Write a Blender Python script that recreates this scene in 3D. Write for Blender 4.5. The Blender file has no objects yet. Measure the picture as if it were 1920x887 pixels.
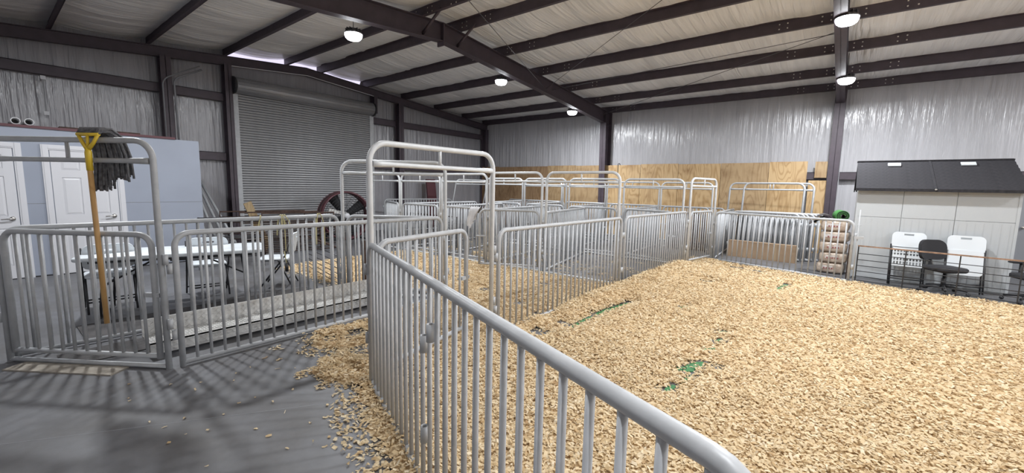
import bpy, math, random
import numpy as np
from mathutils import Vector, Matrix, Quaternion

random.seed(7)
rng = np.random.default_rng(11)
C = bpy.context.scene.collection
SC = bpy.context.scene

# ------------------------------------------------------------------ camera
F_PX, YAW, PITCH, ROLL, EYE = 786.57, -0.6669189, -0.1179756, 0.0205658, 1.60
fw = Vector((math.sin(YAW) * math.cos(PITCH), math.cos(YAW) * math.cos(PITCH), math.sin(PITCH)))
r0 = Vector((math.cos(YAW), -math.sin(YAW), 0))
u0 = r0.cross(fw)
rt = math.cos(ROLL) * r0 + math.sin(ROLL) * u0
up = -math.sin(ROLL) * r0 + math.cos(ROLL) * u0
cam = bpy.data.cameras.new('camera')
cam.sensor_width = 36.0
cam.lens = F_PX / 1920 * 36.0
cam.clip_start = 0.02
camo = bpy.data.objects.new('camera', cam)
camo.matrix_world = Matrix(((rt.x, up.x, -fw.x, 0), (rt.y, up.y, -fw.y, 0), (rt.z, up.z, -fw.z, EYE), (0, 0, 0, 1)))
C.objects.link(camo)
SC.camera = camo

# ------------------------------------------------------------------ sky (seen only through the gaps under the roof edge)
w = bpy.data.worlds.new('sky')
w.use_nodes = True
w.node_tree.nodes['Background'].inputs[0].default_value = (0.78, 0.73, 0.93, 1)
w.node_tree.nodes['Background'].inputs[1].default_value = 1.3
SC.world = w

# ------------------------------------------------------------------ exposure
SC.view_settings.view_transform = 'Standard'
SC.view_settings.look = 'None'
SC.view_settings.exposure = -0.15
SC.view_settings.gamma = 1.0
SC.view_settings.use_curve_mapping = False
SC.cycles.use_denoising = True
SC.cycles.max_bounces = 8
SC.cycles.diffuse_bounces = 5
SC.cycles.glossy_bounces = 3
SC.cycles.sample_clamp_indirect = 4.0
LAMP_WATTS = 190.0


# ------------------------------------------------------------------ materials
def mat(name, col, rough=0.5, metal=0.0, var=0.0, vscale=8.0, bump=0.0, bscale=40.0, stretch=(1, 1, 1), spec=0.5, col2=None, emit=0.0):
    m = bpy.data.materials.new(name)
    m.use_nodes = True
    nt = m.node_tree
    b = nt.nodes['Principled BSDF']
    b.inputs['Base Color'].default_value = (*col, 1)
    b.inputs['Roughness'].default_value = rough
    b.inputs['Metallic'].default_value = metal
    b.inputs['Specular IOR Level'].default_value = spec
    if emit:
        b.inputs['Emission Color'].default_value = (*col, 1)
        b.inputs['Emission Strength'].default_value = emit
    if var or bump:
        tc = nt.nodes.new('ShaderNodeTexCoord')
        mp = nt.nodes.new('ShaderNodeMapping')
        mp.inputs['Scale'].default_value = stretch
        nt.links.new(tc.outputs['Object'], mp.inputs[0])
    if var:
        n = nt.nodes.new('ShaderNodeTexNoise')
        n.inputs['Scale'].default_value = vscale
        n.inputs['Detail'].default_value = 5
        nt.links.new(mp.outputs[0], n.inputs['Vector'])
        rp = nt.nodes.new('ShaderNodeValToRGB')
        c2 = col2 if col2 else tuple(max(0, c * (1 - var)) for c in col)
        c1 = col if col2 else tuple(min(1, c * (1 + var * 0.6)) for c in col)
        rp.color_ramp.elements[0].position = 0.32
        rp.color_ramp.elements[1].position = 0.68
        rp.color_ramp.elements[0].color = (*c2, 1)
        rp.color_ramp.elements[1].color = (*c1, 1)
        nt.links.new(n.outputs['Fac'], rp.inputs[0])
        nt.links.new(rp.outputs[0], b.inputs['Base Color'])
    if bump:
        n2 = nt.nodes.new('ShaderNodeTexNoise')
        n2.inputs['Scale'].default_value = bscale
        n2.inputs['Detail'].default_value = 4
        nt.links.new(mp.outputs[0], n2.inputs['Vector'])
        bp = nt.nodes.new('ShaderNodeBump')
        bp.inputs['Strength'].default_value = bump
        bp.inputs['Distance'].default_value = 0.02
        nt.links.new(n2.outputs['Fac'], bp.inputs['Height'])
        nt.links.new(bp.outputs[0], b.inputs['Normal'])
    return m


def wood_mat(name, c1, c2, scale=2.6, axis='X', rough=0.6, dist=26.0):
    """plywood-like cathedral grain: distorted bands running along the sheet's height"""
    m = bpy.data.materials.new(name)
    m.use_nodes = True
    nt = m.node_tree
    b = nt.nodes['Principled BSDF']
    b.inputs['Roughness'].default_value = rough
    tc = nt.nodes.new('ShaderNodeTexCoord')
    oi = nt.nodes.new('ShaderNodeObjectInfo')
    ad = nt.nodes.new('ShaderNodeVectorMath')
    ad.operation = 'ADD'
    sc_ = nt.nodes.new('ShaderNodeVectorMath')
    sc_.operation = 'SCALE'
    cm = nt.nodes.new('ShaderNodeCombineXYZ')
    for i in range(3):
        nt.links.new(oi.outputs['Random'], cm.inputs[i])
    nt.links.new(cm.outputs[0], sc_.inputs[0])
    sc_.inputs['Scale'].default_value = 37.0
    nt.links.new(tc.outputs['Object'], ad.inputs[0])
    nt.links.new(sc_.outputs[0], ad.inputs[1])
    mp = nt.nodes.new('ShaderNodeMapping')
    mp.inputs['Scale'].default_value = (1, 1, 0.18) if axis == 'X' else (0.18, 1, 1)
    nt.links.new(ad.outputs[0], mp.inputs[0])
    gn = nt.nodes.new('ShaderNodeTexNoise')
    gn.inputs['Scale'].default_value = scale
    gn.inputs['Detail'].default_value = 2.5
    gn.inputs['Roughness'].default_value = 0.45
    gn.inputs['Distortion'].default_value = 0.4
    nt.links.new(mp.outputs[0], gn.inputs['Vector'])
    mu = nt.nodes.new('ShaderNodeMath')
    mu.operation = 'MULTIPLY'
    mu.inputs[1].default_value = dist
    nt.links.new(gn.outputs['Fac'], mu.inputs[0])
    wv = nt.nodes.new('ShaderNodeMath')
    wv.operation = 'PINGPONG'
    wv.inputs[1].default_value = 1.0
    nt.links.new(mu.outputs[0], wv.inputs[0])
    rp = nt.nodes.new('ShaderNodeValToRGB')
    rp.color_ramp.elements[0].color = (*c2, 1)
    rp.color_ramp.elements[1].color = (*c1, 1)
    rp.color_ramp.elements[1].position = 0.55
    nt.links.new(wv.outputs[0], rp.inputs[0])
    # knots
    nk = nt.nodes.new('ShaderNodeTexNoise')
    nk.inputs['Scale'].default_value = 2.2
    nk.inputs['Detail'].default_value = 3
    nt.links.new(ad.outputs[0], nk.inputs['Vector'])
    mx = nt.nodes.new('ShaderNodeMix')
    mx.data_type = 'RGBA'
    mx.blend_type = 'MULTIPLY'
    rk = nt.nodes.new('ShaderNodeValToRGB')
    rk.color_ramp.elements[0].position = 0.3
    rk.color_ramp.elements[0].color = (0.72, 0.66, 0.6, 1)
    rk.color_ramp.elements[1].position = 0.5
    rk.color_ramp.elements[1].color = (1, 1, 1, 1)
    nt.links.new(nk.outputs['Fac'], rk.inputs[0])
    mx.inputs['Factor'].default_value = 1
    nt.links.new(rp.outputs[0], mx.inputs['A'])
    nt.links.new(rk.outputs[0], mx.inputs['B'])
    nt.links.new(mx.outputs['Result'], b.inputs['Base Color'])
    return m


def chip_mat(name, stops, rough=0.8, island=True):
    m = bpy.data.materials.new(name)
    m.use_nodes = True
    nt = m.node_tree
    b = nt.nodes['Principled BSDF']
    b.inputs['Roughness'].default_value = rough
    b.inputs['Specular IOR Level'].default_value = 0.2
    rp = nt.nodes.new('ShaderNodeValToRGB')
    el = rp.color_ramp.elements
    while len(el) < len(stops):
        el.new(0.5)
    for e, (p, c) in zip(el, stops):
        e.position = p
        e.color = (*c, 1)
    if island:
        g = nt.nodes.new('ShaderNodeNewGeometry')
        nt.links.new(g.outputs['Random Per Island'], rp.inputs[0])
    else:
        tc = nt.nodes.new('ShaderNodeTexCoord')
        n = nt.nodes.new('ShaderNodeTexNoise')
        n.inputs['Scale'].default_value = 45
        n.inputs['Detail'].default_value = 3
        nt.links.new(tc.outputs['Object'], n.inputs['Vector'])
        nt.links.new(n.outputs['Fac'], rp.inputs[0])
        bp = nt.nodes.new('ShaderNodeBump')
        bp.inputs['Strength'].default_value = 0.4
        bp.inputs['Distance'].default_value = 0.02
        nt.links.new(n.outputs['Fac'], bp.inputs['Height'])
        nt.links.new(bp.outputs[0], b.inputs['Normal'])
    nt.links.new(rp.outputs[0], b.inputs['Base Color'])
    if island:
        tr_ = nt.nodes.new('ShaderNodeBsdfTranslucent')
        nt.links.new(rp.outputs[0], tr_.inputs['Color'])
        ms = nt.nodes.new('ShaderNodeMixShader')
        ms.inputs[0].default_value = 0.28
        nt.links.new(b.outputs[0], ms.inputs[1])
        nt.links.new(tr_.outputs[0], ms.inputs[2])
        nt.links.new(ms.outputs[0], nt.nodes['Material Output'].inputs['Surface'])
    return m


def vinyl_mat(name, col, rough, stretch, scale, strength):
    m = mat(name, col, rough, bump=strength, bscale=scale, stretch=stretch, var=0.08, vscale=1.2)
    m.node_tree.nodes['Principled BSDF'].inputs['Specular IOR Level'].default_value = 0.7
    for n in m.node_tree.nodes:
        if n.type == 'BUMP':
            n.inputs['Distance'].default_value = 0.05
    return m


def floor_mat():
    m = bpy.data.materials.new('concrete')
    m.use_nodes = True
    nt = m.node_tree
    b = nt.nodes['Principled BSDF']
    tc = nt.nodes.new('ShaderNodeTexCoord')
    n1 = nt.nodes.new('ShaderNodeTexNoise')
    n1.inputs['Scale'].default_value = 0.9
    n1.inputs['Detail'].default_value = 8
    n1.inputs['Roughness'].default_value = 0.65
    n2 = nt.nodes.new('ShaderNodeTexNoise')
    n2.inputs['Scale'].default_value = 14
    n2.inputs['Detail'].default_value = 6
    for n in (n1, n2):
        nt.links.new(tc.outputs['Object'], n.inputs['Vector'])
    r1 = nt.nodes.new('ShaderNodeValToRGB')
    r1.color_ramp.elements[0].position = 0.3
    r1.color_ramp.elements[0].color = (0.078, 0.072, 0.069, 1)
    r1.color_ramp.elements[1].position = 0.7
    r1.color_ramp.elements[1].color = (0.165, 0.170, 0.186, 1)
    nt.links.new(n1.outputs['Fac'], r1.inputs[0])
    r2 = nt.nodes.new('ShaderNodeValToRGB')
    r2.color_ramp.elements[0].position = 0.3
    r2.color_ramp.elements[0].color = (0.8, 0.8, 0.8, 1)
    r2.color_ramp.elements[1].position = 0.7
    nt.links.new(n2.outputs['Fac'], r2.inputs[0])
    mx = nt.nodes.new('ShaderNodeMix')
    mx.data_type = 'RGBA'
    mx.blend_type = 'MULTIPLY'
    mx.inputs['Factor'].default_value = 0.7
    nt.links.new(r1.outputs[0], mx.inputs['A'])
    nt.links.new(r2.outputs[0], mx.inputs['B'])
    nt.links.new(mx.outputs['Result'], b.inputs['Base Color'])
    rr = nt.nodes.new('ShaderNodeMapRange')
    rr.inputs['To Min'].default_value = 0.38
    rr.inputs['To Max'].default_value = 0.6
    nt.links.new(n1.outputs['Fac'], rr.inputs['Value'])
    nt.links.new(rr.outputs[0], b.inputs['Roughness'])
    return m


M = dict(
    floor=floor_mat(),
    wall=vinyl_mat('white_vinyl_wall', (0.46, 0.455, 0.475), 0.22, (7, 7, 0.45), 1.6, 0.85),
    wallend=vinyl_mat('dimmed_vinyl_end_wall', (0.30, 0.295, 0.315), 0.24, (7, 7, 0.45), 1.6, 0.85),  # same vinyl, its colour darkened for the weaker light at this end
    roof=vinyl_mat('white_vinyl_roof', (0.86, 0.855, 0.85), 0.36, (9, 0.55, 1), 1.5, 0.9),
    steel=mat('dark_maroon_steel', (0.062, 0.047, 0.060), 0.55, 0.0, var=0.15, vscale=6),
    galv=mat('galvanized_pipe', (0.405, 0.415, 0.43), 0.42, 0.0, var=0.10, vscale=14),
    galvw=mat('pale_painted_pipe', (0.58, 0.595, 0.61), 0.40, 0.0, var=0.08, vscale=10),
    white=mat('white_paint', (0.56, 0.56, 0.585), 0.4),
    plastic=mat('white_plastic', (0.60, 0.635, 0.665), 0.4, bump=0.05, bscale=120),
    blue=mat('pale_blue_paint', (0.265, 0.290, 0.350), 0.55, var=0.05, vscale=2),
    door=mat('door_slat_metal', (0.27, 0.27, 0.28), 0.38, 0.3, var=0.06, vscale=5),
    chrome=mat('brushed_nickel', (0.6, 0.58, 0.55), 0.25, 1.0),
    black=mat('black_metal', (0.022, 0.022, 0.025), 0.45),
    blackfab=mat('black_fabric', (0.020, 0.020, 0.024), 0.85, bump=0.2, bscale=200),
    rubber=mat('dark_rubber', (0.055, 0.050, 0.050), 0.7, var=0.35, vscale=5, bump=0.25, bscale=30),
    rust=mat('rusty_brown_steel', (0.058, 0.036, 0.029), 0.75, 0.1, var=0.5, vscale=20, spec=0.2),
    rusttop=mat('rusty_orange_tube', (0.30, 0.19, 0.13), 0.7, 0.2, var=0.4, vscale=18),
    yellow=mat('yellow_plastic', (0.72, 0.50, 0.04), 0.4),
    cord=mat('yellow_cord', (0.50, 0.45, 0.24), 0.6),
    handle=wood_mat('mop_handle_wood', (0.55, 0.33, 0.13), (0.44, 0.25, 0.09), 10, 'X', 0.5, 8.0),
    mop=mat('charcoal_yarn', (0.17, 0.17, 0.18), 0.95, var=0.4, vscale=30, bump=0.4, bscale=120, spec=0.1),
    ply=wood_mat('plywood_light', (0.55, 0.38, 0.20), (0.40, 0.25, 0.11)),
    plydark=wood_mat('plywood_dark', (0.33, 0.215, 0.12), (0.24, 0.145, 0.075)),
    plymid=wood_mat('plywood_mid', (0.43, 0.30, 0.165), (0.33, 0.215, 0.11)),
    board=wood_mat('weathered_board', (0.30, 0.22, 0.12), (0.20, 0.14, 0.075), 5),
    card=mat('brown_cardboard', (0.36, 0.25, 0.16), 0.8, var=0.1, vscale=4),
    tape=mat('packing_tape', (0.42, 0.31, 0.20), 0.3),
    dia=mat('aluminium_plate', (0.68, 0.675, 0.66), 0.30, 0.3, var=0.25, vscale=7),
    shedw=mat('shed_resin', (0.44, 0.46, 0.475), 0.6, bump=0.15, bscale=26, stretch=(1, 1, 0.2)),
    shingle=mat('charcoal_shingle', (0.034, 0.033, 0.037), 0.85, var=0.3, vscale=24, stretch=(1, 6, 1), spec=0.12),
    skylite=mat('frosted_skylight', (0.52, 0.55, 0.57), 0.4),
    fanred=mat('dark_red_enamel', (0.085, 0.026, 0.034), 0.4, var=0.15, vscale=4),
    fandark=mat('fan_blade', (0.022, 0.022, 0.024), 0.7, spec=0.2),
    bag=mat('clear_bag_of_shavings', (0.50, 0.415, 0.34), 0.16, var=0.45, vscale=14, col2=(0.33, 0.25, 0.195), bump=0.9, bscale=14),
    bagw=mat('white_bag_print', (0.58, 0.54, 0.51), 0.2, var=0.2, vscale=20),
    bagred=mat('red_bag_print', (0.26, 0.09, 0.09), 0.3),
    turf=mat('green_turf', (0.05, 0.22, 0.045), 0.9, var=0.35, vscale=60, bump=0.6, bscale=150),
    turfback=mat('black_turf_backing', (0.018, 0.02, 0.02), 0.85),
    greenpaint=mat('green_floor_paint', (0.028, 0.15, 0.045), 0.6, var=0.4, vscale=30),
    dust=mat('dusty_plank', (0.30, 0.27, 0.23), 0.9, var=0.3, vscale=12),
    cloth=mat('grey_rag', (0.46, 0.45, 0.45), 0.9, var=0.1, vscale=14),
    greydoor=mat('grey_steel_door', (0.21, 0.215, 0.23), 0.5),
    pvc=mat('white_pvc', (0.45, 0.45, 0.46), 0.4),
    lampcase=mat('lamp_housing', (0.12, 0.12, 0.13), 0.4, 0.5),
    bed=chip_mat('shavings_bed', [(0.25, (0.44, 0.31, 0.17)), (0.5, (0.58, 0.44, 0.27)), (0.75, (0.66, 0.53, 0.34))], island=False),
    chip=chip_mat('shavings', [(0.0, (0.42, 0.28, 0.15)), (0.07, (0.56, 0.41, 0.23)), (0.35, (0.66, 0.52, 0.325)), (0.8, (0.72, 0.59, 0.395)), (1.0, (0.77, 0.67, 0.50))]),
)
lens_m = bpy.data.materials.new('lamp_lens')
lens_m.use_nodes = True
lb = lens_m.node_tree.nodes['Principled BSDF']
lb.inputs['Base Color'].default_value = (1, 1, 1, 1)
lb.inputs['Emission Color'].default_value = (0.93, 0.96, 1.0, 1)
lb.inputs['Emission Strength'].default_value = 30.0


# ------------------------------------------------------------------ mesh building
class MB:
    def __init__(s):
        s.v, s.f, s.sm = [], [], []

    def add(s, vs, fs, smooth=False):
        o = len(s.v)
        s.v += [tuple(v) for v in vs]
        for f in fs:
            s.f.append(tuple(i + o for i in f))
            s.sm.append(smooth)
        return s

    def box(s, c, d, rot=None):
        x, y, z = d[0] / 2, d[1] / 2, d[2] / 2
        vs = [Vector(p) for p in ((-x, -y, -z), (x, -y, -z), (x, y, -z), (-x, y, -z), (-x, -y, z), (x, -y, z), (x, y, z), (-x, y, z))]
        if rot is not None:
            vs = [rot @ p for p in vs]
        c = Vector(c)
        return s.add([p + c for p in vs], [(0, 3, 2, 1), (4, 5, 6, 7), (0, 1, 5, 4), (1, 2, 6, 5), (2, 3, 7, 6), (3, 0, 4, 7)])

    def box2(s, a, b):
        return s.box([(a[i] + b[i]) / 2 for i in range(3)], [abs(b[i] - a[i]) for i in range(3)])

    def bevbox(s, c, d, r, rot=None, seg=3):
        """box with rounded vertical (local z) edges and slightly chamfered rims"""
        x, y, z = d[0] / 2, d[1] / 2, d[2] / 2
        ring = []
        for cx, cy, a0 in ((x - r, y - r, 0), (-x + r, y - r, 90), (-x + r, -y + r, 180), (x - r, -y + r, 270)):
            for k in range(seg + 1):
                a = math.radians(a0 + 90 * k / seg)
                ring.append((cx + r * math.cos(a), cy + r * math.sin(a)))
        e = min(r, z) * 0.45
        lev = [(-z, 1 - e / max(x, 0.01)), (-z + e, 1), (z - e, 1), (z, 1 - e / max(x, 0.01))]
        vs, fs = [], []
        n = len(ring)
        for zz, k in lev:
            for px, py in ring:
                vs.append(Vector((px * k, py * k, zz)))
        for l in range(3):
            for i in range(n):
                j = (i + 1) % n
                fs.append((l * n + i, l * n + j, (l + 1) * n + j, (l + 1) * n + i))
        fs.append(tuple(range(n - 1, -1, -1)))
        fs.append(tuple(range(3 * n, 4 * n)))
        if rot is not None:
            vs = [rot @ p for p in vs]
        c = Vector(c)
        return s.add([p + c for p in vs], fs, True)

    def tube(s, pts, r, n=10, caps=True, closed=False):
        pts = [Vector(p) for p in pts]
        k = len(pts)
        rs = r if isinstance(r, (list, tuple)) else [r] * k
        tan = []
        for i in range(k):
            a = pts[i - 1] if (i > 0 or closed) else pts[i]
            b = pts[(i + 1) % k] if (i < k - 1 or closed) else pts[i]
            tan.append((b - a).normalized())
        t = tan[0]
        nrm = t.orthogonal().normalized()
        vs, fs = [], []
        for i in range(k):
            if i:
                q = tan[i - 1].rotation_difference(tan[i])
                nrm = (q @ nrm).normalized()
            bi = tan[i].cross(nrm)
            for j in range(n):
                a = 2 * math.pi * j / n
                vs.append(pts[i] + rs[i] * (math.cos(a) * nrm + math.sin(a) * bi))
        for i in range(k if closed else k - 1):
            i2 = (i + 1) % k
            for j in range(n):
                j2 = (j + 1) % n
                fs.append((i * n + j, i * n + j2, i2 * n + j2, i2 * n + j))
        s.add(vs, fs, True)
        if caps and not closed:
            o = len(s.v) - len(vs)
            s.f.append(tuple(o + j for j in range(n - 1, -1, -1)))
            s.f.append(tuple(o + (k - 1) * n + j for j in range(n)))
            s.sm += [False, False]
        return s

    def lathe(s, prof, n=20, c=(0, 0, 0), rot=None, smooth=True):
        vs, fs = [], []
        for r, z in prof:
            for j in range(n):
                a = 2 * math.pi * j / n
                p = Vector((r * math.cos(a), r * math.sin(a), z))
                vs.append((rot @ p if rot is not None else p) + Vector(c))
        for i in range(len(prof) - 1):
            for j in range(n):
                j2 = (j + 1) % n
                fs.append((i * n + j, i * n + j2, (i + 1) * n + j2, (i + 1) * n + j))
        return s.add(vs, fs, smooth)

    def prism(s, poly, axis, a, b):
        """extrude a 2-D polygon along axis (0 x, 1 y, 2 z) from a to b"""
        n = len(poly)
        vs = []
        for t in (a, b):
            for p in poly:
                q = list(p)
                q.insert(axis, t)
                vs.append(q)
        fs = [tuple(range(n - 1, -1, -1)), tuple(range(n, 2 * n))]
        for i in range(n):
            j = (i + 1) % n
            fs.append((i, j, n + j, n + i))
        return s.add(vs, fs)

    def mesh(s, name, m):
        me = bpy.data.meshes.new(name)
        me.from_pydata([tuple(v) for v in s.v], [], s.f)
        me.polygons.foreach_set('use_smooth', s.sm)
        me.materials.append(m)
        me.update()
        return me

    def build(s, name, m, parent=None):
        return link(name, s.mesh(name, m), parent)


def link(name, me, parent=None, loc=None, rotz=None):
    o = bpy.data.objects.new(name, me)
    C.objects.link(o)
    if parent is not None:
        o.parent = parent
    if loc is not None:
        o.location = loc
    if rotz is not None:
        o.rotation_euler = (0, 0, rotz)
    return o


def tag(o, label, cat, group=None, kind=None):
    if label:
        o['label'] = label
    if cat:
        o['category'] = cat
    if group:
        o['group'] = group
    if kind:
        o['kind'] = kind
    return o


def thing(name, label, cat, loc=(0, 0, 0), rotz=0.0, group=None):
    o = bpy.data.objects.new(name, None)
    o.empty_display_size = 0.1
    C.objects.link(o)
    o.location = loc
    o.rotation_euler = (0, 0, rotz)
    return tag(o, label, cat, group)


def struct(name, mb, m, parent=None):
    o = mb.build(name, m, parent) if isinstance(mb, MB) else link(name, mb, parent)
    if parent is None:
        o['kind'] = 'structure'
    return o


def grid_mesh(name, P, m, smooth=True):
    """P: array (a, b, 3)"""
    a, b, _ = P.shape
    me = bpy.data.meshes.new(name)
    idx = np.arange(a * b).reshape(a, b)
    q = np.stack([idx[:-1, :-1], idx[1:, :-1], idx[1:, 1:], idx[:-1, 1:]], -1).reshape(-1, 4)
    return raw_mesh(me, P.reshape(-1, 3), q, m, smooth)


def raw_mesh(me, V, Q, m, smooth):
    me.vertices.add(len(V))
    me.vertices.foreach_set('co', np.ascontiguousarray(V, dtype=np.float32).ravel())
    me.loops.add(Q.size)
    me.loops.foreach_set('vertex_index', np.ascontiguousarray(Q, dtype=np.int32).ravel())
    me.polygons.add(len(Q))
    me.polygons.foreach_set('loop_start', np.arange(0, Q.size, 4, dtype=np.int32))
    me.polygons.foreach_set('use_smooth', np.full(len(Q), smooth))
    me.materials.append(m)
    me.update(calc_edges=True)
    me.validate()
    return me


def vnoise(x, y, seed=0):
    """smooth 2-D value noise in 0..1"""
    t = np.random.default_rng(seed).random((64, 64))
    xi, yi = np.floor(x).astype(int), np.floor(y).astype(int)
    fx, fy = x - xi, y - yi
    fx, fy = fx * fx * (3 - 2 * fx), fy * fy * (3 - 2 * fy)
    g = lambda i, j: t[i % 64, j % 64]
    return (g(xi, yi) * (1 - fx) + g(xi + 1, yi) * fx) * (1 - fy) + (g(xi, yi + 1) * (1 - fx) + g(xi + 1, yi + 1) * fx) * fy


def fillet(pts, rads, seg=5):
    out = []
    pts = [Vector(p) for p in pts]
    for i, p in enumerate(pts):
        r = rads[i]
        if r <= 0 or i in (0, len(pts) - 1):
            out.append(p)
            continue
        a, b = (pts[i - 1] - p).normalized(), (pts[i + 1] - p).normalized()
        ang = a.angle(b)
        d = r / math.tan(ang / 2)
        p0, p1 = p + a * d, p + b * d
        cen = p + (a + b).normalized() * (r / math.sin(ang / 2))
        v0, v1 = p0 - cen, p1 - cen
        ax, phi = v0.cross(v1), v0.angle(v1)
        for k in range(seg + 1):
            out.append(cen + Quaternion(ax.normalized(), phi * k / seg) @ v0)
    return out


# ------------------------------------------------------------------ building shell
XL, XR, YB, YF = -12.70, 7.0, 14.0, -1.80     # end wall, right wall, back wall, front wall
RIDGE = 6.10
SLOPE = 0.082


def purlin_z(y):                               # underside of the purlins
    return 4.87 - SLOPE * abs(y - RIDGE)


PH = 0.20
floor = struct('floor', MB().box2((XL, YF, -0.15), (XR, YB, 0.0)), M['floor'])

# saw cut across the bare concrete
sc_b = MB()
p0, p1 = Vector((-3.90, -0.12, 0)), Vector((-2.86, 1.42, 0))
dn = (p1 - p0).normalized()
sd = Vector((-dn.y, dn.x, 0)) * 0.0025
q0, q1 = p0 - dn * 1.0, p1 + dn * 0.2
sc_b.box(((q0 + q1) / 2) + Vector((0, 0, 0.0004)), ((q1 - q0).length, 0.004, 0.0008), Matrix.Rotation(math.atan2(dn.y, dn.x), 3, 'Z'))
struct('floor_saw_cut', sc_b, M['greydoor'], floor)


def folds(n, z, seed):
    """depth of the hanging folds in the wall insulation, u along the wall, v up"""
    g = np.random.default_rng(seed)
    u = np.arange(n)[:, None]
    d = np.zeros((n, len(z)))
    for wl, am in ((34, 0.020), (13, 0.013), (6, 0.007), (3.1, 0.004)):
        sway = 0.6 * np.sin(z * 1.3 + g.random() * 6)[None, :]
        d += am * (vnoise(u / wl + sway + 7.3 * wl, (z * 0.55)[None, :] + 3.1 * wl + 0 * u, seed + int(wl * 10)) - 0.5) * 2
    return d


def insul_wall(name, a0, a1, zs, fn, seed, step=0.05, m='wall'):
    n = int(abs(a1 - a0) / step) + 1
    a = np.linspace(a0, a1, n)
    z = np.linspace(0, 1, zs)
    d = folds(n, z * 4.5, seed)
    P = np.zeros((n, zs, 3))
    for i in range(n):
        for j in range(zs):
            P[i, j] = fn(a[i], z[j], d[i, j])
    o = link(name, grid_mesh(name, P, M[m]))
    o['kind'] = 'structure'
    return o


OPEN_A, OPEN_B = 4.15, 8.0                    # gable stretch where the insulation stops short and daylight shows


def gable_top(y):
    return purlin_z(y) - 0.02 if OPEN_A < y < OPEN_B else purlin_z(y) + PH


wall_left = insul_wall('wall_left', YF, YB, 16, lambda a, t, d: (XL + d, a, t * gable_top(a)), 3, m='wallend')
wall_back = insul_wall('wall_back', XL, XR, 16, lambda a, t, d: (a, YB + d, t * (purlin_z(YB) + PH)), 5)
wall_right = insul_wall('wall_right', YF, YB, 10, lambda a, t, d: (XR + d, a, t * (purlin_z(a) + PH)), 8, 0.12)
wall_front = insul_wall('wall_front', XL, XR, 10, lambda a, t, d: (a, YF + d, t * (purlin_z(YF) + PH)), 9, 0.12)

PUR = [13.88, 12.62, 11.12, 9.58, 8.05, 6.55, 5.62, 4.12, 2.62, 1.12, -0.40, -1.70]


def roof_mesh():
    xs = np.linspace(XL - 0.02, XR, 420)
    ys = []
    for i in range(len(PUR) - 1):
        ys += list(np.linspace(PUR[i], PUR[i + 1], 9)[:-1])
    ys = np.array([14.05] + ys + [PUR[-1], -1.85])
    X, Y = np.meshgrid(xs, ys, indexing='ij')
    Z = 4.87 + PH - SLOPE * np.abs(Y - RIDGE)
    sag = np.zeros_like(ys)
    for i in range(len(PUR) - 1):
        a, b = PUR[i], PUR[i + 1]
        s = (ys - b) / (a - b)
        k = (s > 0) & (s < 1)
        sag[k] += 4 * s[k] * (1 - s[k]) * 0.055 * min(1, (a - b) / 1.5)
    wr = sum(am * (vnoise(X / wl + 0.25 * np.sin(Y * 1.7), Y * 0.45 + wl * 9, 20 + k) - 0.5) * 2 for k, (wl, am) in enumerate(((0.9, 0.045), (0.3, 0.026), (0.12, 0.011))))
    cover = np.clip(sag / 0.055, 0, 1)
    Z = Z - sag[None, :] * (0.8 + 0.5 * vnoise(X / 1.5, Y, 33)) - 0.004 + wr * (0.15 + 0.85 * cover)[None, :]
    # the blanket stops short of the gable where the daylight slits are
    return grid_mesh('ceiling', np.stack([X, Y, Z], -1), M['roof'])


ceiling = link('ceiling', roof_mesh())
ceiling['kind'] = 'structure'

# purlins and rafters
for i, y in enumerate(PUR):
    b = MB()
    z0, z1 = purlin_z(y), purlin_z(y) + PH
    fl = 0.065
    sgn = -1 if y > RIDGE else 1
    b.box2((XL, y - 0.006, z0), (XR, y + 0.006, z1))
    b.box2((XL, y, z0), (XR, y + sgn * -fl, z0 + 0.010))
    b.box2((XL, y, z1 - 0.010), (XR, y + sgn * fl, z1))
    o = struct('purlin', b, M['steel'])
    # bolt heads at the laps over the rafters
    bb = MB()
    for rx in (-6.75, -0.30):
        for dx in (-0.95, -0.82, -0.30, -0.17, 0.17, 0.30, 0.82, 0.95):
            for dz in (0.05, 0.135):
                bb.box((rx + dx, y - sgn * 0 - 0.010, z0 + dz), (0.022, 0.012, 0.022))
    if y > 4:
        bo = bb.build('bolt_heads', M['chrome'], o)
        bo['kind'] = 'stuff'


def rafter(x, depth_eave, depth_ridge, wid, end=False):
    b = MB()
    ys = [YB - 0.05, 12.4, 9.4, RIDGE, 2.8, 0, YF + 0.05]
    for a, c in zip(ys[:-1], ys[1:]):
        def dep(y):
            t = abs(y - RIDGE) / 7.9
            return depth_ridge + (depth_eave - depth_ridge) * max(0, (t - 0.2) / 0.8)
        za, zc = purlin_z(a) - 0.004, purlin_z(c) - 0.004
        da, dc = dep(a), dep(c)
        b.prism([(a, za), (c, zc), (c, zc - dc), (a, za - da)], 0, x - 0.006, x + 0.006)
        for top in (0, 1):
            ua, uc = (za, zc) if top else (za - da + 0.014, zc - dc + 0.014)
            b.prism([(a, ua), (c, uc), (c, uc - 0.014), (a, ua - 0.014)], 0, x - wid / 2, x + wid / 2)
    o = struct('rafter', b, M['steel'])
    if not end:
        pl = MB()
        zt = purlin_z(RIDGE)
        pl.box2((x - wid / 2 - 0.01, RIDGE - 0.016, zt - depth_ridge - 0.09), (x + wid / 2 + 0.01, RIDGE + 0.016, zt - 0.01))
        pl.build('ridge_splice_plate', M['steel'], o)
        for yy in (5.62, 6.55):
            for s in (-1, 1):
                g = MB()
                g.tube([(x, yy, zt - depth_ridge + 0.02), (x + s * 0.55, yy, purlin_z(yy) + 0.06)], 0.028, 4)
                g.build('flange_brace', M['steel'], o)
    return o


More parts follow.
